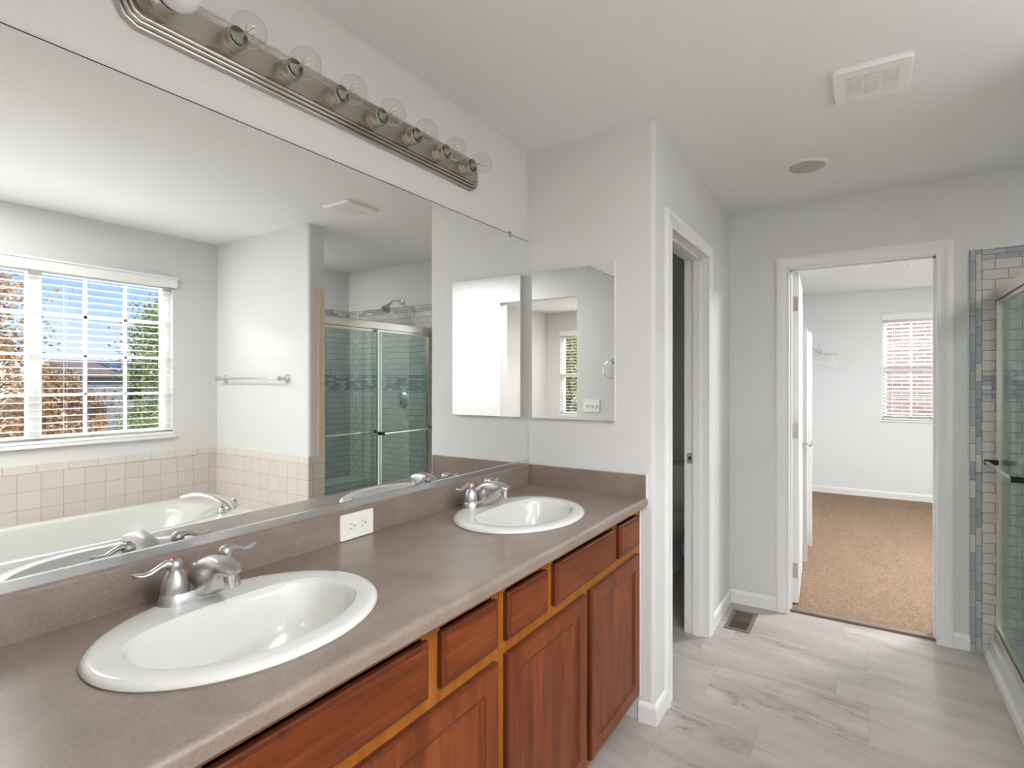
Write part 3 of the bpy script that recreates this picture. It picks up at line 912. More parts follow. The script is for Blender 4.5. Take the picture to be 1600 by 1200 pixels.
# ------------------------------------------------------------------ big mirror
t = thing('wall_mirror', 'large frameless mirror spanning the wall above the vanity', 'mirror', (0, 0.9, 1.02))
boxes('mirror_glass', [(0.0005, 0.006, YE + 0.003, YA - 0.003, 1.018, 2.028)], M['mirror'], t)
boxes('polished_edge', [(0.0005, 0.0064, YE + 0.003, YA - 0.003, 2.0282, 2.0302)], M['dark'], t)
bm = bmesh.new()
prism(bm, [(0.0005, 1.0045), (0.012, 1.0045), (0.012, 1.024), (0.0065, 1.024), (0.0065, 1.0178), (0.0005, 1.0178)], YE + 0.003, YA - 0.003, 'y')
new_obj('bottom_channel', bm, M['channel'], t, bevel=0.0015)
for yc in (1.93,):
    bm = bmesh.new()
    box(bm, 0.0005, 0.009, yc - 0.007, yc + 0.007, 2.0283, 2.040); box(bm, 0.0063, 0.009, yc - 0.007, yc + 0.007, 2.018, 2.0283)
    new_obj('clip', bm, M['bulb_base'], t, bevel=0.001)

# ------------------------------------------------------------------ vanity light bar
LBZ = 2.195
lt = thing('vanity_light_bar', 'brushed nickel bath light bar with ribbed edge above the mirror', 'light fixture', (0.0, 1.09, LBZ))
y0, y1, z0, z1, cc = 0.487, 1.690, 2.134, 2.256, 0.036
oct_ = [(y0 + cc, z0), (y1 - cc, z0), (y1 - cc * 0.35, z0 + cc * 0.35), (y1, z0 + cc), (y1, z1 - cc), (y1 - cc * .35, z1 - cc * .35), (y1 - cc, z1), (y0 + cc, z1), (y0 + cc * .35, z1 - cc * .35), (y0, z1 - cc), (y0, z0 + cc), (y0 + cc * .35, z0 + cc * .35)]
bm = bmesh.new()
pth = [(0.0, a, b) for a, b in oct_]
# ribs, from outer edge (u=0) inwards (negative u), rising from the wall
RIB = [(0.0, 0.0005), (0.0, 0.010)]
def bead(u0, v0, rr):
    return [(u0 - rr + rr * math.cos(math.radians(a)), v0 + rr * math.sin(math.radians(a))) for a in (10, 45, 90, 135, 170)]
RIB += bead(0.0, 0.012, 0.0045) + bead(-0.009, 0.019, 0.0045) + bead(-0.018, 0.025, 0.004)
RIB += [(-0.027, 0.029), (-0.031, 0.028), (-0.031, 0.0005)]
cen = Vector((0, (y0 + y1) / 2, LBZ))
a_, b_ = Vector(pth[0]), Vector(pth[1])
if (b_ - a_).cross(Vector((1, 0, 0))).dot(a_ - cen) < 0: pth = pth[::-1]
sweep(bm, pth, (1, 0, 0), RIB, closed=True)
new_obj('ribbed_frame', bm, M['nickel_rib'], lt, smooth=True)
bm = bmesh.new()
sc_ = lambda p: (min(max(p[0], y0 + 0.030), y1 - 0.030), min(max(p[1], z0 + 0.030), z1 - 0.030))
q_ = [(y0 + 0.030, z0 + 0.045), (y0 + 0.045, z0 + 0.030), (y1 - 0.045, z0 + 0.030), (y1 - 0.030, z0 + 0.045), (y1 - 0.030, z1 - 0.045), (y1 - 0.045, z1 - 0.030), (y0 + 0.045, z1 - 0.030), (y0 + 0.030, z1 - 0.045)]
prism(bm, q_, 0.018, 0.0275, 'x')
new_obj('face_plate', bm, M['nickel'], lt)
BY = [0.559 + 0.1462 * i for i in range(8)]
ordn = ['first', 'second', 'third', 'fourth', 'fifth', 'sixth', 'seventh', 'eighth']
for y in BY:
    bm = bmesh.new()
    lathe(bm, [(0.0265, 0), (0.0265, 0.004), (0.0255, 0.005), (0.0255, 0.020), (0.0262, 0.021), (0.0262, 0.022), (0.0250, 0.023), (0.0250, 0.046), (0.0235, 0.047), (0.0225, 0.046), (0.0225, 0.026), (0.0, 0.026)], (0.0275, y, LBZ), axis='x', n=28)
    s_ = new_obj('socket_cup', bm, M['nickel'], lt, smooth=True)
def make_bulb(y, frosted, label):
    t = thing('light_bulb', label, 'light bulb', (0.062, y, LBZ), 'globe bulbs on the light bar')
    bm = bmesh.new()
    R = 0.0395; cxb = 0.115
    prof = [(0.014, 0.066 - cxb)]
    for k in range(1, 15):
        a = math.radians(160 - k * 160 / 14.0)
        prof.append((R * math.sin(a), R * -math.cos(a) * -1 if False else R * math.cos(a)))
    prof = [(0.0135, -0.052), (0.0135, -0.040)] + [(max(R * math.sin(math.radians(a)), 0.0), -R * math.cos(math.radians(a))) for a in range(24, 181, 12)] 
    prof[-1] = (0.0, R)
    lathe(bm, prof, (cxb, y, LBZ), axis='x', n=32)
    new_obj('globe', bm, M['frost'] if frosted else M['bulb'], t, smooth=True)
    bm = bmesh.new()
    lathe(bm, [(0, -0.060), (0.0128, -0.060), (0.0128, -0.044), (0.009, -0.040), (0.005, -0.030), (0.003, -0.012), (0, -0.010)], (cxb, y, LBZ), axis='x', n=16)
    new_obj('stem', bm, M['bulb_base'], t, smooth=True)
    if not frosted:
        bm = bmesh.new()
        for k in range(4):
            a = PI / 4 + k * PI / 2
            tube(bm, [(cxb - 0.012, y + 0.003 * math.cos(a), LBZ + 0.003 * math.sin(a)), (cxb + 0.010, y + 0.013 * math.cos(a), LBZ + 0.013 * math.sin(a))], 0.0009, 6)
        new_obj('filament', bm, M['filament'], t)
    return t
for i, y in enumerate(BY):
    if i == 0:
        make_bulb(y, True, 'white frosted globe bulb cut off by the photo top edge, leftmost on the light bar')
    else:
        make_bulb(y, False, 'clear globe bulb in the %s socket from the left of the nickel light bar' % ordn[i])

# ------------------------------------------------------------------ medicine cabinet
t = thing('medicine_cabinet', 'frameless mirrored medicine cabinet on the side wall above the counter', 'cabinet', (0.24, YA, 1.22))
boxes('cabinet_body', [(0.0395, 0.4425, YA - 0.0142, YA - 0.0005, 1.2195, 1.8775)], M['trim'], t)
bm = bmesh.new(); box(bm, 0.039, 0.443, 2.0555, 2.0612, 1.219, 1.878)
new_obj('mirror_door', bm, M['mirror2'], t)
boxes('edge_strip', [(0.0375, 0.0388, 2.0552, 2.0612, 1.218, 1.879)], M['trim'], t)
boxes('edge_strip', [(0.4432, 0.4448, 2.0552, 2.0612, 1.218, 1.879)], M['trim'], t)

# ------------------------------------------------------------------ ceiling vent and dome light
t = thing('ceiling_vent', 'square white exhaust fan grille on the bathroom ceiling', 'vent', (1.355, 2.18, H))
bm = bmesh.new()
def frustum(x0, x1, y0, y1, ins, zt_, zb_):
    a = [bm.verts.new(p) for p in ((x0, y0, zt_), (x1, y0, zt_), (x1, y1, zt_), (x0, y1, zt_))]
    b = [bm.verts.new(p) for p in ((x0 + ins, y0 + ins, zb_), (x1 - ins, y0 + ins, zb_), (x1 - ins, y1 - ins, zb_), (x0 + ins, y1 - ins, zb_))]
    for k in range(4): bm.faces.new((a[k], a[(k + 1) % 4], b[(k + 1) % 4], b[k]))
    return a, b
vx0, vx1, vy0, vy1 = 1.235, 1.472, 2.060, 2.302
rr = []
for ins, zz in ((0.0, H - 0.0005), (0.0, H - 0.010), (0.006, H - 0.017), (0.040, H - 0.019), (0.042, H - 0.016)):
    pts = rounded_rect(vx0 + ins, vx1 - ins, vy0 + ins, vy1 - ins, max(0.016 - ins, 0.003), 3)
    rr.append([bm.verts.new((a, b, zz)) for a, b in pts])
for a, b in zip(rr, rr[1:]):
    for k in range(len(a)): bm.faces.new((a[k], a[(k + 1) % len(a)], b[(k + 1) % len(a)], b[k]))
new_obj('grille_frame', bm, M['vinyl'], t, smooth=True)
boxes('dark_backing', [(vx0 + 0.035, vx1 - 0.035, vy0 + 0.035, vy1 - 0.035, H - 0.006, H - 0.001)], M['dark'], t)
bm = bmesh.new()
for k in range(13):
    yk = vy0 + 0.046 + k * (vy1 - vy0 - 0.092) / 12
    box(bm, vx0 + 0.041, vx1 - 0.041, yk - 0.0042, yk + 0.0042, H - 0.018, H - 0.010)
for k in (1, 2):
    xk = vx0 + 0.041 + k * (vx1 - vx0 - 0.082) / 3
    box(bm, xk - 0.002, xk + 0.002, vy0 + 0.041, vy1 - 0.041, H - 0.0185, H - 0.009)
new_obj('louvres', bm, M['vinyl'], t)

t = thing('recessed_light', 'round recessed ceiling light with frosted dome, switched off', 'ceiling light', (1.094, 2.902, H))
bm = bmesh.new()
lathe(bm, [(0.098, -0.0005), (0.098, -0.005), (0.090, -0.009), (0.080, -0.009), (0.078, -0.004), (0.078, -0.0005)], (1.094, 2.902, H), n=40)
new_obj('trim_ring', bm, M['trim'], t, smooth=True)
bm = bmesh.new()
lathe(bm, [(0.0785, -0.003), (0.074, -0.012), (0.055, -0.018), (0.03, -0.021), (0, -0.022)], (1.094, 2.902, H), n=40)
new_obj('dome_lens', bm, M['lens'], t, smooth=True)

# ------------------------------------------------------------------ floor register
t = thing('floor_register', 'brown metal floor register in the corner before the doorways', 'vent', (0.727, 3.229, 0))
fx0, fx1, fy0, fy1 = 0.656, 0.797, 3.087, 3.371
bm = bmesh.new()
rings = []
for ins, zz in ((0, 0.0003), (0.004, 0.005), (0.020, 0.006), (0.022, 0.003)):
    rings.append([bm.verts.new(p) for p in ((fx0 + ins, fy0 + ins, zz), (fx1 - ins, fy0 + ins, zz), (fx1 - ins, fy1 - ins, zz), (fx0 + ins, fy1 - ins, zz))])
for a, b in zip(rings, rings[1:]):
    for k in range(4): bm.faces.new((a[k], a[(k + 1) % 4], b[(k + 1) % 4], b[k]))
new_obj('register_frame', bm, M['bronze'], t)
boxes('dark_duct', [(fx0 + 0.02, fx1 - 0.02, fy0 + 0.02, fy0 + 0.135, 0.0003, 0.0012)], M['dark'], t)
boxes('damper', [(fx0 + 0.02, fx1 - 0.02, fy0 + 0.135, fy1 - 0.02, 0.0003, 0.0022)], M['bronze'], t)
bm = bmesh.new()
for k in range(20):
    yk = fy0 + 0.028 + k * (fy1 - fy0 - 0.056) / 19
    box(bm, fx0 + 0.021, fx1 - 0.021, yk - 0.0012, yk + 0.0012, 0.0025, 0.0048)
new_obj('louvre', bm, M['bronze'], t)

# ------------------------------------------------------------------ windows
def window_unit(name, kind, a0, a1, z0, z1, plane, inward, units=2, grid=(3, 4), divide_h=False):
    """kind 'x': wall in a plane x=const, a = y; kind 'y': plane y=const, a = x. plane = outer glass plane, inward = sign towards room"""
    w = bpy.data.objects.new(name, None); COL.objects.link(w); w['kind'] = 'structure'
    mid = (a0 + a1) / 2
    w.location = (plane, mid, z0) if kind == 'x' else (mid, plane, z0)
    def B(bm, ua, ub, za, zb, d0, d1):
        p0, p1 = sorted((plane + inward * d0, plane + inward * d1))
        if kind == 'x': box(bm, p0, p1, ua, ub, za, zb)
        else: box(bm, ua, ub, p0, p1, za, zb)
    fr = 0.045
    bm = bmesh.new()
    B(bm, a0, a1, z0, z0 + fr, -0.03, 0.03); B(bm, a0, a1, z1 - fr, z1, -0.03, 0.03)
    B(bm, a0, a0 + fr, z0 + fr, z1 - fr, -0.03, 0.03); B(bm, a1 - fr, a1, z0 + fr, z1 - fr, -0.03, 0.03)
    if units == 2: B(bm, mid - 0.032, mid + 0.032, z0 + fr, z1 - fr, -0.03, 0.03)
    if divide_h:
        zm = (z0 + z1) / 2; B(bm, a0 + fr, a1 - fr, zm - 0.025, zm + 0.025, -0.02, 0.025)
    new_obj('window_frame', bm, M['vinyl'], w, bevel=0.003, seg=1)
    spans = [(a0 + fr, a1 - fr)] if units == 1 else [(a0 + fr, mid - 0.032), (mid + 0.032, a1 - fr)]
    for (u0, u1) in spans:
        bm = bmesh.new(); B(bm, u0, u1, z0 + fr, z1 - fr, 0.000, 0.004)
        new_obj('glass_pane', bm, M['glass'], w)
        bm = bmesh.new()
        for k in range(1, grid[0]):
            u = u0 + (u1 - u0) * k / grid[0]; B(bm, u - 0.009, u + 0.009, z0 + fr, z1 - fr, 0.0055, 0.014)
        for k in range(1, grid[1]):
            z = z0 + fr + (z1 - z0 - 2 * fr) * k / grid[1]; B(bm, u0, u1, z - 0.009, z + 0.009, 0.0055, 0.014)
        new_obj('muntin_grid', bm, M['vinyl'], w)
    # sill
    return w

def blinds(name, kind, a0, a1, z0, z1, plane, inward, label, n, cords, group='white slat blinds', tilt=0.0, valance=0.0):
    mid = (a0 + a1) / 2
    t = thing(name, label, 'blinds', (plane, mid, z1) if kind == 'x' else (mid, plane, z1), group)
    def B(bm, ua, ub, za, zb, d0, d1):
        p0, p1 = sorted((plane + inward * d0, plane + inward * d1))
        if kind == 'x': return box(bm, p0, p1, ua, ub, za, zb)
        return box(bm, ua, ub, p0, p1, za, zb)
    bm = bmesh.new()
    B(bm, a0 - valance, a1 + valance, z1 - 0.005, z1 + 0.065, 0.030, 0.042)
    B(bm, a0 - valance, a1 + valance, z1 + 0.058, z1 + 0.070, 0.030, 0.052)
    new_obj('valance', bm, M['blind'], t, bevel=0.002, seg=1)
    bm = bmesh.new(); B(bm, a0, a1, z1, z1 + 0.05, -0.025, 0.028)
    new_obj('head_rail', bm, M['blind'], t)
    bm = bmesh.new(); B(bm, a0, a1, z0, z0 + 0.018, -0.025, 0.025)
    new_obj('bottom_rail', bm, M['blind'], t, bevel=0.003, seg=1)
    first = None
    step = (z1 - z0 - 0.03) / n
    for k in range(n):
        zz = z0 + 0.035 + k * step
        if first is None:
            bm = bmesh.new(); w = 0.0245; prof = [(-w, -0.0014 - tilt * w), (0, 0.0006), (w, -0.0014 + tilt * w), (w, 0.0004 + tilt * w), (0, 0.0026), (-w, 0.0004 - tilt * w)]
            if kind == 'x': prism(bm, [(plane + inward * u, zz + v) for u, v in prof], a0 + 0.003, a1 - 0.003, 'y')
            else: prism(bm, [(plane + inward * u, zz + v) for u, v in prof], a0 + 0.003, a1 - 0.003, 'x')
            first = new_obj('slat', bm, M['blind'], t); z_first = zz
        else:
            c = first.copy(); COL.objects.link(c); c.location.z = first.location.z + (zz - z_first)
    for u in cords:
        bm = bmesh.new()
        for d in (-0.0255, 0.0255):
            q0 = (plane + inward * d, u, z0 + 0.01) if kind == 'x' else (u, plane + inward * d, z0 + 0.01)
            q1 = (q0[0], q0[1], z1)
            tube(bm, [q0, q1], 0.0008, 5)
        new_obj('ladder_cord', bm, M['trim'], t)
    return t

w1 = window_unit('window_1', 'x', WY0, WY1, WZ0, WZ1, 3.06, -1, 2, (3, 4))
boxes('window_sill', [(2.962, 3.03, WY0 - 0.002, WY1 + 0.010, 0.978, 0.9995)], M['trim'], w1, bevel=0.003)
blinds('window_blinds', 'x', WY0 + 0.006, WY1 - 0.004, 1.002, 2.068 - 0.004, 3.000, -1, 'white slat blinds on the wide window above the bathtub', 24, (0.62, 0.95, 1.33, 1.66), valance=0.022)

w2 = window_unit('window_2', 'y', 1.52, 2.09, 0.93, 2.11, 7.50, -1, 1, (2, 1), divide_h=True)
boxes('window_sill', [(1.505, 2.105, 7.410, 7.47, 0.910, 0.9295)], M['trim'], w2, bevel=0.003)
blinds('window_blinds', 'y', 1.528, 2.082, 0.935, 2.100, 7.452, -1, 'white slat blinds on the small closet window', 26, (1.62, 1.80, 1.99), valance=0.010, tilt=0.25)

w3 = window_unit('window_3', 'y', BX0, BX1, BZ0, BZ1, -3.17, 1, 2, (1, 1), divide_h=True)
boxes('window_sill', [(BX0 - 0.01, BX1 + 0.01, -3.14, -3.080, BZ0 - 0.02, BZ0 - 0.0005)], M['trim'], w3, bevel=0.003)
blinds('window_blinds', 'y', BX0 + 0.008, BX1 - 0.008, BZ0 + 0.004, BZ1 - 0.008, -3.122, 1, 'white slat blinds on the bedroom window reflected in the medicine cabinet', 26, (1.75, 2.12, 2.5), valance=0.010)

# ------------------------------------------------------------------ bathtub, deck and tile
DZ = 0.517
TX0, TX1, TY0, TY1 = 2.02, 2.915, 0.30, 2.035
bm = bmesh.new()
box(bm, 1.856, TX0 + 0.05, -0.245, YT - 0.010, 0.0, DZ)
box(bm, TX1 - 0.05, 2.973, -0.245, YT - 0.010, 0.0, DZ)
box(bm, TX0 + 0.05, TX1 - 0.05, TY1 - 0.05, YT - 0.010, 0.0, DZ)
box(bm, TX0 + 0.05, TX1 - 0.05, -0.245, TY0 + 0.05, 0.0, DZ)
deck = new_obj('tub_deck', bm, M['tub_tile'])
uv_planar(deck, lambda co, n: (co.y, co.z) if abs(n.x) > .5 else ((co.x, co.z) if abs(n.y) > .5 else (co.x, co.y)))
tag(deck, 'tiled deck around the drop-in bathtub below the window', 'tub deck')
tb = thing('bathtub', 'white oval drop-in bathtub below the window, seen in the big mirror', 'bathtub', ((TX0 + TX1) / 2, (TY0 + TY1) / 2, DZ))
bm = bmesh.new(); n = 72
cxT, cyT = (TX0 + TX1) / 2, (TY0 + TY1) / 2
hxT, hyT = (TX1 - TX0) / 2, (TY1 - TY0) / 2
def supel(hx, hy, p, zz, dx=0, dy=0):
    P = []
    for k in range(n):
        a = 2 * PI * (k + 0.5) / n
        ca, sa = math.cos(a), math.sin(a)
        P.append((cxT + dx + hx * math.copysign(abs(ca) ** (2 / p), ca), cyT + dy + hy * math.copysign(abs(sa) ** (2 / p), sa), zz))
    return P
z = DZ
L_ = [(hxT, hyT, 16, z + 0.0005), (hxT, hyT, 16, z + 0.018), (hxT - 0.006, hyT - 0.006, 14, z + 0.028), (hxT - 0.03, hyT - 0.03, 10, z + 0.031), (hxT - 0.045, hyT - 0.05, 5, z + 0.031),
      (hxT - 0.075, hyT - 0.10, 2.9, z + 0.029), (hxT - 0.092, hyT - 0.125, 2.7, z + 0.018), (hxT - 0.105, hyT - 0.15, 2.6, z - 0.02), (hxT - 0.13, hyT - 0.20, 2.6, z - 0.15), (hxT - 0.16, hyT - 0.26, 2.6, z - 0.30), (hxT - 0.21, hyT - 0.34, 2.5, z - 0.365), (hxT - 0.30, hyT - 0.50, 2.2, z - 0.38), (0.02, 0.02, 2, z - 0.385)]
prev = None
for hx, hy, pw, zz in L_:
    ringv = [bm.verts.new(q) for q in supel(hx, hy, pw, zz)]
    if prev:
        for k in range(n): bm.faces.new((prev[k], prev[(k + 1) % n], ringv[(k + 1) % n], ringv[k]))
    prev = ringv
bm.faces.new(prev)
new_obj('tub_shell', bm, M['acrylic'], tb, smooth=True)
bm = bmesh.new(); lathe(bm, [(0.036, 0), (0.036, 0.006), (0.028, 0.010), (0, 0.011)], (cxT, 1.888, z - 0.075), d=(0, -1, 0.28), n=24)
new_obj('overflow_plate', bm, M['beige_plastic'], tb, smooth=True)

tf = thing('tub_faucet', 'chrome roman tub faucet with arched spout on the bathtub rim', 'faucet', (2.20, 1.93, z + 0.031))
fb = Vector((2.235, 1.925, z + 0.031))
dirv = Vector((0.80, -0.60, 0)).normalized()
bm = bmesh.new()
arcp = []
for k in range(15):
    s = k / 14
    hgt = 0.115 * math.sin(min(s * 1.18 + 0.02, 1.0) * PI * 0.62) if s < 0.98 else 0.095
    hgt = 0.02 + 0.078 * math.sin(s * PI * 0.72)
    arcp.append(fb + dirv * (0.29 * s ** 1.15) + Vector((0, 0, hgt)))
tube(bm, [fb + Vector((0, 0, 0.0))] + arcp, [0.030] + [0.026 - 0.009 * (k / 14) for k in range(15)], 18, squash=[(1, 1)] + [(1.0, 0.75)] * 15)
lathe(bm, [(0.034, 0), (0.034, 0.006), (0.028, 0.014), (0.024, 0.02)], tuple(fb), n=24)
new_obj('spout', bm, M['chrome'], tf, smooth=True)
side = Vector((0.60, 0.80, 0)).normalized()
for s in (-1, 1):
    c = fb + side * (s * 0.085) + Vector((0, 0, 0))
    bm = bmesh.new()
    lathe(bm, [(0.030, 0), (0.030, 0.005), (0.022, 0.022), (0.016, 0.040), (0.018, 0.050), (0.012, 0.058), (0, 0.060)], tuple(c), n=20)
    dd = (side * s + Vector((0, 0, 0.25))).normalized()
    q = c + Vector((0, 0, 0.052))
    tube(bm, [q, q + dd * 0.03, q + dd * 0.055 + Vector((0, 0, 0.008)), q + dd * 0.075 + Vector((0, 0, 0.02))], [0.009, 0.007, 0.007, 0.004], 10)
    new_obj('handle', bm, M['chrome'], tf, smooth=True)

# wall tile around the tub: three rows of square tile and a bullnose cap
struct(tile_slab('trim_8', (2.975, XW - 0.0005, -0.245, YT - 0.0005, DZ + 0.001, 0.829), M['tub_tile'], shift=(-0.018, 0.035)))
struct(tile_slab('trim_9', (2.974, XW - 0.0005, -0.245, YT - 0.0005, 0.829, 0.878), M['bullnose'], shift=(0.03, 0.011)))
struct(tile_slab('trim_10', (XP - 0.008, 2.975, YT - 0.009, YT - 0.0005, DZ + 0.001, 0.829), M['tub_tile'], shift=(-0.02, 0.035)))
struct(tile_slab('trim_11', (XP - 0.009, 2.974, YT - 0.010, YT - 0.0005, 0.829, 0.878), M['bullnose'], shift=(0.03, 0.011)))
struct(tile_slab('trim_12', (XP - 0.0085, XP - 0.0005, YT - 0.0085, 2.362, 0.0, 0.829), M['tub_tile'], shift=(0.0, 0.035)))
struct(tile_slab('trim_13', (XP - 0.0095, XP - 0.0005, YT - 0.0095, 2.362, 0.829, 0.878), M['bullnose'], shift=(0.03, 0.011)))
struct(tile_slab('trim_14', (XP - 0.0085, XP - 0.0005, 2.312, 2.362, 0.8785, 2.017), M['cream_tile'], uv='vert', shift=(0.0, 0.008)))

# towel bar on the tub end wall
t = thing('towel_bar', 'chrome towel bar on the wall at the foot of the bathtub', 'towel bar', (2.46, YT, 1.40))
bm = bmesh.new(); tube(bm, [(2.09, YT - 0.062, 1.402), (2.845, YT - 0.062, 1.402)], 0.0085, 14)
new_obj('bar', bm, M['chrome'], t, smooth=True)
for x in (2.085, 2.850):
    bm = bmesh.new()
    lathe(bm, [(0.030, 0.0005), (0.030, 0.006), (0.022, 0.014), (0.013, 0.022), (0.012, 0.044), (0.017, 0.052), (0.018, 0.068), (0.013, 0.078), (0, 0.080)], (x, YT, 1.402), d=(0, -1, 0), n=22)
    new_obj('post', bm, M['satin'], t, smooth=True)

# ------------------------------------------------------------------ shower
def tiles(b, name, mat, **kw): return struct(tile_slab(name, b, mat, **kw))
SY0, SY1 = YT2, YB
zrows = [(0.0, 1.295, 'subway'), (1.295, 1.437, 'mosaic_band'), (1.437, 2.004, 'subway'), (2.004, 2.056, 'mosaic_strip')]
k = 15
for (za, zb, mt_) in zrows:
    # far wall (valve and shower head) from the mosaic border to the back corner
    sx0 = 1.8475 if mt_ != 'mosaic_strip' else 1.8475
    tiles((sx0, 2.966, YB - 0.008, YB - 0.0005, za, zb), 'trim_%d' % k, M[mt_], shift=(-1.8475, -za + (0.001 if mt_ != 'subway' else 0.0))); k += 1
    tiles((2.966, 2.974, YT2, YB - 0.0005, za, zb), 'trim_%d' % k, M[mt_], shift=(-0.036, -za)); k += 1
    tiles((1.90, 2.966, YT2 + 0.0005, YT2 + 0.008, za, zb), 'trim_%d' % k, M[mt_], shift=(0.02, -za)); k += 1
tiles((1.7985, 1.8470, YB - 0.0085, YB - 0.0005, 0.0, 2.056), 'trim_%d' % k, M['mosaic_strip'], uv='vert', shift=(0.012, -1.7985)); k += 1
# back furring so the tiled back wall is solid
struct(boxes('trim_%d' % k, [(2.9745, XW - 0.0005, YT2, YB - 0.0005, 0, 2.056)], M['trim'])); k += 1

t = thing('shower_pan', 'white shower base with a stepped curb below the glass doors', 'shower pan', (2.4, 2.92, 0))
bm = bmesh.new()
box(bm, 1.872, 1.985, YT2 + 0.009, YB - 0.009, 0.0, 0.095)
new_obj('curb', bm, M['acrylic'], t, bevel=0.010, seg=3)
bm = bmesh.new(); box(bm, 1.853, 1.8718, YT2 + 0.009, YB - 0.009, 0.0, 0.034)
new_obj('base_trim', bm, M['trim'], t, bevel=0.006, seg=3)
bm = bmesh.new(); box(bm, 1.985, 2.665, YT2 + 0.009, YB - 0.009, 0.0, 0.045)
new_obj('drain_floor', bm, M['acrylic'], t)
bench = boxes('shower_bench', [(2.67, 2.965, YT2 + 0.009, YB - 0.009, 0.0, 0.47)], M['subway'])
uv_planar(bench, lambda co, n: (co.y, co.z) if abs(n.x) > .5 else ((co.x, co.z) if abs(n.y) > .5 else (co.x, co.y)))
tag(bench, 'tiled bench at the back of the shower behind the glass', 'bench')

t = thing('shower_door', 'two-panel sliding glass shower door with metal frame', 'shower door', (1.93, 2.925, 0.095))
SF = M['shower_frame']
bm = bmesh.new()
prism(bm, [(1.898, 1.790), (1.962, 1.790), (1.962, 1.842), (1.955, 1.847), (1.905, 1.847), (1.898, 1.842)], SY0 + 0.009, YB - 0.009, 'y')
new_obj('header_rail', bm, SF, t)
bm = bmesh.new()
box(bm, 1.898, 1.962, SY0 + 0.009, YB - 0.009, 0.0955, 0.112); box(bm, 1.898, 1.902, SY0 + 0.009, YB - 0.009, 0.112, 0.128); box(bm, 1.929, 1.932, SY0 + 0.009, YB - 0.009, 0.112, 0.125)
new_obj('bottom_track', bm, SF, t)
for ya, yb in ((SY0 + 0.0085, SY0 + 0.020), (YB - 0.020, YB - 0.0085)):
    boxes('wall_jamb', [(1.902, 1.958, ya, yb, 0.112, 1.790)], SF, t, bevel=0.002)
def panel(x, ya, yb, bar_side, barz):
    bm = bmesh.new(); w = 0.017
    z0, z1 = 0.130, 1.786
    box(bm, x - 0.008, x + 0.008, ya, ya + w, z0, z1); box(bm, x - 0.008, x + 0.008, yb - w, yb, z0, z1)
    box(bm, x - 0.008, x + 0.008, ya + w, yb - w, z0, z0 + w); box(bm, x - 0.008, x + 0.008, ya + w, yb - w, z1 - w, z1)
    fr_ = new_obj('panel_frame', bm, SF, t, bevel=0.002, seg=1)
    bm = bmesh.new(); box(bm, x - 0.002, x + 0.002, ya + w - 0.003, yb - w + 0.003, z0 + w - 0.003, z1 - w + 0.003)
    new_obj('glass_panel', bm, M['shower_glass'], t)
    bm = bmesh.new()
    xb = x + bar_side * 0.055
    tube(bm, [(xb, ya + 0.02, barz), (xb, yb - 0.02, barz)], 0.0085, 12)
    b_ = new_obj('towel_bar', bm, M['chrome'], t, smooth=True)
    for yy in (ya + 0.012, yb - 0.012):
        bm = bmesh.new(); x0_, x1_ = sorted((x + bar_side * 0.008, xb + bar_side * 0.008))
        box(bm, x0_, x1_, yy - 0.010, yy + 0.010, barz - 0.012, barz + 0.012)
        new_obj('bar_bracket', bm, M['black'], b_, bevel=0.002)
panel(1.946, SY0 + 0.0205, 2.955, 1, 0.985)
panel(1.915, 2.885, YB - 0.0205, -1, 0.978)

t = thing('showerhead', 'dark chrome shower head on its arm above the shower tile', 'shower head', (2.27, YB, 2.10))
bm = bmesh.new()
lathe(bm, [(0.030, 0.0005), (0.030, 0.006), (0.016, 0.012)], (2.27, YB, 2.105), d=(0, -1, 0), n=20)
new_obj('escutcheon', bm, M['chrome'], t, smooth=True)
bm = bmesh.new(); tube(bm, [(2.27, YB - 0.005, 2.105), (2.27, YB - 0.06, 2.108), (2.27, YB - 0.11, 2.095), (2.27, YB - 0.145, 2.065)], 0.0085, 12)
new_obj('arm', bm, M['chrome'], t, smooth=True)
bm = bmesh.new()
lathe(bm, [(0.010, 0), (0.014, 0.008), (0.014, 0.022), (0.020, 0.034), (0.038, 0.056), (0.042, 0.066), (0.040, 0.074), (0.0, 0.076)], (2.27, YB - 0.142, 2.069), d=(0, -0.62, -0.78), n=24)
new_obj('spray_head', bm, M['satin'], t, smooth=True)
t = thing('shower_valve', 'round satin shower valve with lever on the tiled shower wall', 'shower valve', (2.245, YB - 0.008, 1.213))
bm = bmesh.new(); lathe(bm, [(0.074, 0.0005), (0.074, 0.003), (0.060, 0.012), (0.030, 0.018), (0.026, 0.04), (0, 0.042)], (2.245, YB - 0.008, 1.213), d=(0, -1, 0), n=36)
new_obj('escutcheon', bm, M['satin'], t, smooth=True)
bm = bmesh.new(); tube(bm, [(2.245, YB - 0.045, 1.213), (2.243, YB - 0.056, 1.195), (2.238, YB - 0.060, 1.150)], [0.012, 0.009, 0.006], 12)
new_obj('lever', bm, M['satin'], t, smooth=True)

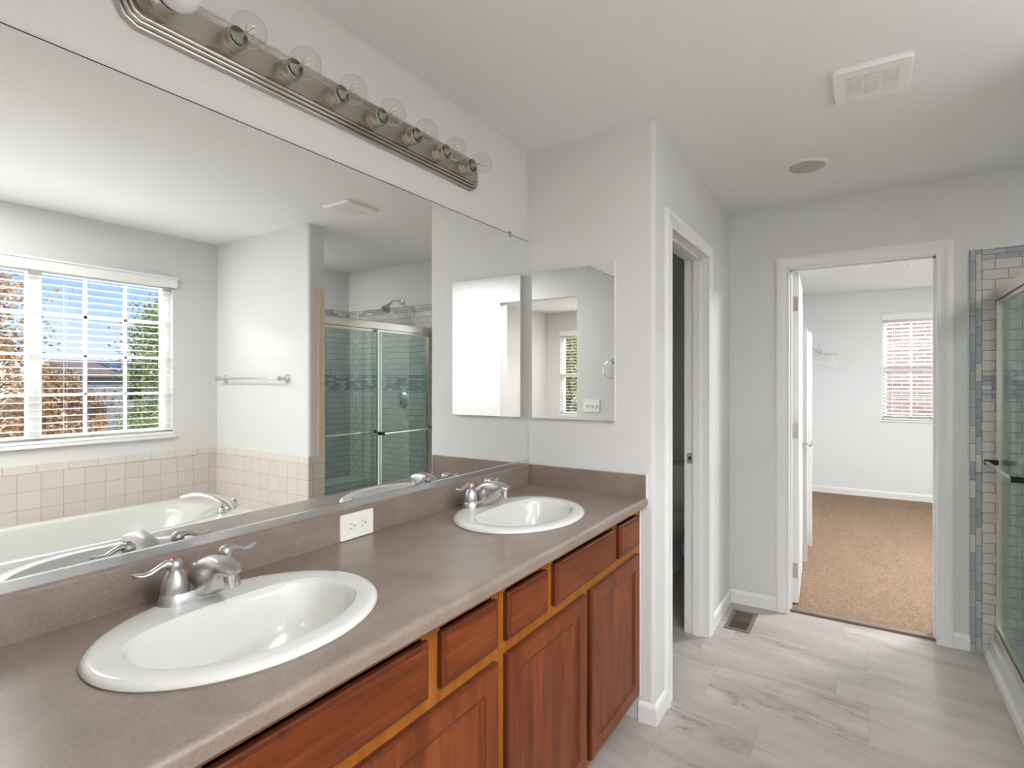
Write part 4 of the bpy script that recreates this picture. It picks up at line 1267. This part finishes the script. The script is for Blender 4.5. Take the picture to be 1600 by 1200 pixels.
# ------------------------------------------------------------------ things on the entry wall (seen doubly reflected)
t = thing('towel_ring', 'chrome towel ring on the entry wall, reflected in the medicine cabinet', 'towel ring', (0.60, YE, 1.55))
bm = bmesh.new(); lathe(bm, [(0.028, 0.0005), (0.028, 0.006), (0.018, 0.012), (0.012, 0.030), (0.014, 0.044), (0, 0.048)], (0.58, YE, 1.560), axis='y', n=22)
new_obj('post', bm, M['chrome'], t, smooth=True)
bm = bmesh.new(); tube(bm, [(0.58 + 0.075 * math.cos(a), YE + 0.036, 1.484 + 0.075 * math.sin(a)) for a in [2 * PI * k / 40 for k in range(41)]], 0.0045, 8, cap=False)
new_obj('ring', bm, M['chrome'], t, smooth=True)
t = thing('switch_plate', 'white triple switch plate on the entry wall beside the opening', 'switch plate', (0.78, YE, 1.16))
bm = bmesh.new(); prism(bm, rounded_rect(0.705, 0.868, 1.103, 1.217, 0.004), YE + 0.0005, YE + 0.006, 'y')
new_obj('cover_plate', bm, M['outlet'], t, bevel=0.001)
for xc in (0.740, 0.7865, 0.833):
    boxes('toggle', [(xc - 0.005, xc + 0.005, YE + 0.006, YE + 0.016, 1.155, 1.172)], M['outlet'], t)

# ------------------------------------------------------------------ toilet
t = thing('toilet', 'white toilet in the small dark room behind the narrow doorway', 'toilet', (0.07, 3.75, 0))
TXc = 0.07
bm = bmesh.new(); box(bm, TXc - 0.215, TXc + 0.215, 4.005, 4.190, 0.40, 0.715)
new_obj('tank', bm, M['porcelain'], t, bevel=0.02, seg=3, smooth=True)
bm = bmesh.new(); box(bm, TXc - 0.225, TXc + 0.225, 3.993, 4.194, 0.7155, 0.750)
new_obj('tank_lid', bm, M['porcelain'], t, bevel=0.008, seg=2, smooth=True)
def oval(bm, levels, cyo, n=40, cap_top=True):
    prev = None
    for hx, yf, yb, zz in levels:
        ring_ = []
        for k in range(n):
            a = 2 * PI * k / n
            yy = (math.cos(a))
            y_ = (yf + yb) / 2 - (yb - yf) / 2 * yy
            ring_.append(bm.verts.new((TXc + hx * math.sin(a) * (1 - 0.10 * yy), y_, zz)))
        if prev is None: bm.faces.new(ring_[::-1])
        else:
            for k in range(n): bm.faces.new((prev[k], prev[(k + 1) % n], ring_[(k + 1) % n], ring_[k]))
        prev = ring_
    if cap_top: bm.faces.new(prev)
bm = bmesh.new()
oval(bm, [(0.115, 3.66, 4.12, 0.0), (0.115, 3.66, 4.12, 0.02), (0.100, 3.70, 4.10, 0.06), (0.095, 3.70, 4.08, 0.14), (0.120, 3.62, 4.07, 0.22), (0.165, 3.54, 4.06, 0.31), (0.182, 3.515, 4.05, 0.37), (0.182, 3.51, 4.05, 0.393)], 0)
new_obj('bowl', bm, M['porcelain'], t, smooth=True)
bm = bmesh.new()
oval(bm, [(0.186, 3.50, 3.985, 0.3935), (0.188, 3.498, 3.985, 0.400), (0.186, 3.50, 3.985, 0.410)], 0)
new_obj('seat', bm, M['porcelain'], t, smooth=True)
bm = bmesh.new()
oval(bm, [(0.182, 3.505, 3.980, 0.4105), (0.186, 3.500, 3.982, 0.418), (0.170, 3.525, 3.975, 0.428), (0.08, 3.62, 3.90, 0.431)], 0)
new_obj('lid', bm, M['porcelain'], t, smooth=True)

# ------------------------------------------------------------------ closet contents
t = thing('closet_shelving', 'white open shelving tower with rounded side panels behind the closet door', 'shelving', (0.79, 4.8, 0.012))
def side_pan(y):
    bm = bmesh.new()
    pts = [(0.614, 0.0125), (0.965, 0.0125)] + [(0.965 - 0.03 + 0.03 * math.cos(math.radians(a)), 1.80 - 0.03 + 0.03 * math.sin(math.radians(a))) for a in range(0, 91, 15)] + [(0.614, 1.80)]
    prism(bm, pts, y, y + 0.019, 'y')
    return new_obj('side_panel', bm, M['trim'], t)
side_pan(4.50); side_pan(4.95)
for zz in (0.10, 0.43, 0.77, 1.10, 1.44, 1.72):
    boxes('shelf', [(0.614, 0.90, 4.5195, 4.9495, zz, zz + 0.018)], M['trim'], t)
RX, RZ = 0.86, 1.755
t = thing('closet_rod', 'white closet rod along the left closet wall, held by a bracket on the end wall', 'rod', (RX, 6.7, RZ))
bm = bmesh.new()
box(bm, RX - 0.05, 1.06, YC - 0.018, YC - 0.0005, 1.700, 1.722)
new_obj('bracket', bm, M['satin'], t, bevel=0.003)
bm = bmesh.new(); lathe(bm, [(0.030, 0.0005), (0.030, 0.006), (0.022, 0.012), (0.022, 0.03)], (RX, YC, RZ), d=(0, -1, 0), n=20)
new_obj('rod_socket', bm, M['satin'], t, smooth=True)
bm = bmesh.new(); tube(bm, [(RX, 5.9, RZ), (RX, YC - 0.002, RZ)], 0.014, 14)
new_obj('rod', bm, M['trim'], t, smooth=True)
boxes('wall_arm', [(XA + 0.0005, RX + 0.016, 5.93, 5.95, RZ - 0.03, RZ - 0.0145)], M['trim'], t)
def hanger(yh, ang, label):
    x = RX
    t = thing('clothes_hanger', label, 'hanger', (x, yh, 1.77), 'white hangers in the closet')
    zt_ = 1.755 + 0.016
    bm = bmesh.new()
    hook = [(0, -0.018 + 0.0, 0.0)] 
    c, s = math.cos(ang), math.sin(ang)
    def W(u, zz): return (x + u * c, yh + u * s, zz)
    hk = [W(0.019 * math.cos(math.radians(a)), zt_ - 0.004 + 0.019 * math.sin(math.radians(a))) for a in range(200, -41, -20)]
    hk += [W(0.0, zt_ - 0.045), W(0.0, zt_ - 0.065)]
    tube(bm, hk, 0.0026, 7)
    new_obj('hook', bm, M['satin'], t, smooth=True)
    bm = bmesh.new()
    body = [W(0, zt_ - 0.062), W(0.10, zt_ - 0.105), W(0.205, zt_ - 0.165), W(0.212, zt_ - 0.180), W(0.200, zt_ - 0.188), W(0, zt_ - 0.188), W(-0.200, zt_ - 0.188), W(-0.212, zt_ - 0.180), W(-0.205, zt_ - 0.165), W(-0.10, zt_ - 0.105), W(0, zt_ - 0.062)]
    tube(bm, body, 0.0045, 8)
    new_obj('body', bm, M['blind'], t, smooth=True)
    return t
hanger(6.95, math.radians(-8), 'nearer white plastic clothes hanger on the closet rod')
hanger(7.16, math.radians(6), 'farther white plastic clothes hanger on the closet rod, close to the end wall')
# attic hatch
t = thing('attic_hatch', 'white framed attic hatch in the closet ceiling', 'hatch', (2.0, 5.8, H))
bm = bmesh.new()
pth = [(1.70, 5.55, H), (1.70, 6.10, H), (2.30, 6.10, H), (2.30, 5.55, H)]
sweep(bm, pth, (0, 0, -1), [(-0.02, 0.0005), (-0.02, 0.012), (0.02, 0.012), (0.02, 0.0005)], closed=True)
new_obj('hatch_frame', bm, M['trim'], t)
boxes('hatch_panel', [(1.72, 2.28, 5.57, 6.08, H - 0.008, H - 0.0005)], M['wall_white'], t)

# ------------------------------------------------------------------ outside
GZ = -3.0
tag(boxes('lawn', [(-60, 140, -90, 110, GZ - 0.2, GZ)], M['grass']), 'green and brown lawn outside seen through the blinds', 'lawn', kind='stuff')
def tree(loc, h, crown_r, crown_z0, mat, nleaf, label, seed, leaf=0.10, sparse=1.0):
    rnd = random.Random(seed)
    t = thing('tree', label, 'tree', loc, 'trees outside')
    x, y, z = loc
    bm = bmesh.new()
    tube(bm, [(x, y, z), (x + 0.05, y, z + h * 0.35), (x, y + 0.08, z + h * 0.65), (x + .03, y, z + h * 0.97)], [0.13, 0.09, 0.05, 0.015], 8)
    for k in range(26):
        a = rnd.random() * 2 * PI; s = 0.25 + 0.7 * rnd.random(); zz = z + h * s
        rr = crown_r * (1.1 - s) * rnd.uniform(0.7, 1.1)
        tube(bm, [(x, y, zz), (x + rr * .5 * math.cos(a), y + rr * .5 * math.sin(a), zz + 0.3), (x + rr * math.cos(a), y + rr * math.sin(a), zz + 0.75)], [0.03, 0.018, 0.006], 5)
    new_obj('trunk', bm, M['bark'], t, smooth=True)
    bm = bmesh.new()
    clumps = []
    for k in range(int(70 * sparse)):
        s = rnd.random() ** 0.8
        zz = crown_z0 + (z + h - crown_z0) * s
        R = crown_r * (1.0 - 0.8 * s ** 1.6)
        a = rnd.random() * 2 * PI; q = R * math.sqrt(rnd.random())
        clumps.append((x + q * math.cos(a), y + q * math.sin(a), zz))
    for k in range(nleaf):
        c = rnd.choice(clumps)
        p = Vector((rnd.gauss(c[0], 0.28), rnd.gauss(c[1], 0.28), rnd.gauss(c[2], 0.22)))
        if p.z < GZ + 0.15: continue
        u = Vector((rnd.gauss(0, 1), rnd.gauss(0, 1), rnd.gauss(0, 1))).normalized()
        w = u.orthogonal().normalized() if rnd.random() < .5 else u.cross(Vector((rnd.random(), rnd.random(), 1))).normalized()
        L = leaf * rnd.uniform(0.6, 1.2)
        vs = [bm.verts.new(q_) for q_ in (p - u * L * .5, p + w * L * .38, p + u * L * .5, p - w * L * .38)]
        bm.faces.new(vs)
    new_obj('foliage', bm, mat, t, recalc=False)
    return t
tree((10.6, 2.2, GZ), 7.4, 1.6, -2.6, M['leaf_autumn'], 24000, 'tall tree with sparse orange autumn leaves outside the left part of the window', 3, 0.075, 1.5)
tree((14.0, 6.9, GZ), 6.3, 1.5, -2.8, M['leaf_green'], 24000, 'green leafy tree outside the right end of the bath window', 4, 0.085, 1.6)
tree((17.5, 5.6, GZ), 4.4, 1.5, -2.9, M['leaf_autumn'], 15000, 'low orange-brown tree below the neighbouring roof line', 5, 0.09, 1.6)
tree((22.5, 9.9, GZ), 3.4, 1.3, -2.9, M['leaf_green'], 9000, 'low green tree below the neighbouring roof line', 6, 0.10, 1.4)
tree((11.5, -1.6, GZ), 6.3, 1.6, -2.6, M['leaf_autumn'], 9000, 'orange autumn tree outside, left of the tall sparse one', 8, 0.085, 1.4)
tree((5.3, -8.3, GZ), 7.6, 1.9, -2.7, M['leaf_yellow'], 30000, 'yellow-leaved tree outside the bedroom window', 9, 0.10, 2.2)
tree((1.0, -9.4, GZ), 6.2, 1.6, -2.8, M['leaf_yellow'], 6000, 'yellow-green tree further left outside the bedroom window', 10, 0.13)

def house(x0, x1, y0, y1, eave, ridge, label, solar=True):
    t = thing('house', label, 'house', ((x0 + x1) / 2, (y0 + y1) / 2, GZ), 'neighbouring houses')
    boxes('walls', [(x0 + 0.4, x1 - 0.4, y0 + 0.4, y1 - 0.4, GZ, eave)], M['siding'], t)
    bm = bmesh.new(); xm = (x0 + x1) / 2
    prism(bm, [(x0, eave - 0.1), (xm, ridge), (x1, eave - 0.1), (x1, eave - 0.25), (x0, eave - 0.25)], y0, y1, 'y')
    new_obj('roof', bm, M['shingle'], t)
    if solar:
        sl = Vector((xm - x0, 0, ridge - eave + .1)).normalized(); nrm = Vector((-sl.z, 0, sl.x))
        for i in range(4):
            for j in range(2):
                ya = y0 + 2.6 + i * 1.9 ; base = Vector((x0, 0, eave - .1)) + sl * (1.2 + j * 2.1) + nrm * 0.08
                vs = []
                bm = bmesh.new()
                P = [base + Vector((0, ya, 0)), base + Vector((0, ya + 1.7, 0)), base + sl * 1.95 + Vector((0, ya + 1.7, 0)), base + sl * 1.95 + Vector((0, ya, 0))]
                lo = [bm.verts.new(p - nrm * 0.04) for p in P]; hi = [bm.verts.new(p) for p in P]
                bm.faces.new(lo[::-1]); bm.faces.new(hi)
                for q in range(4): bm.faces.new((lo[q], lo[(q + 1) % 4], hi[(q + 1) % 4], hi[q]))
                o = new_obj('solar_panel', bm, M['solar'], t)
                uv_planar(o, lambda co, n: (co.y, co.x))
    for ya in (y0 + 3, y0 + 6.5, y0 + 9.5):
        boxes('window', [(x0 + 0.36, x0 + 0.41, ya, ya + 1.0, eave - 2.0, eave - 0.9)], M['dark'], t)
    return t
house(48, 60, 16.1, 31, 1.9, 3.1, 'grey neighbouring house with solar panels on its roof')
t = thing('house', 'tan neighbouring house below the solar roof', 'house', (32, 10.1, GZ), 'neighbouring houses')
boxes('walls', [(30, 34, 9.0, 11.2, GZ, 0.3)], M['tan_siding'], t)
bm = bmesh.new(); prism(bm, [(29.7, 0.3), (32, 0.75), (34.3, 0.3), (34.3, 0.2), (29.7, 0.2)], 8.8, 11.4, 'y'); new_obj('roof', bm, M['shingle'], t)
# brick wall of the house next to the closet window
o = boxes('brick_house', [(-4, 9, 10.9, 11.4, GZ, 4.6)], M['brick']); uv_planar(o, lambda co, n: (co.x, co.z))
tag(o, 'pinkish brick house wall outside the closet window', 'house')
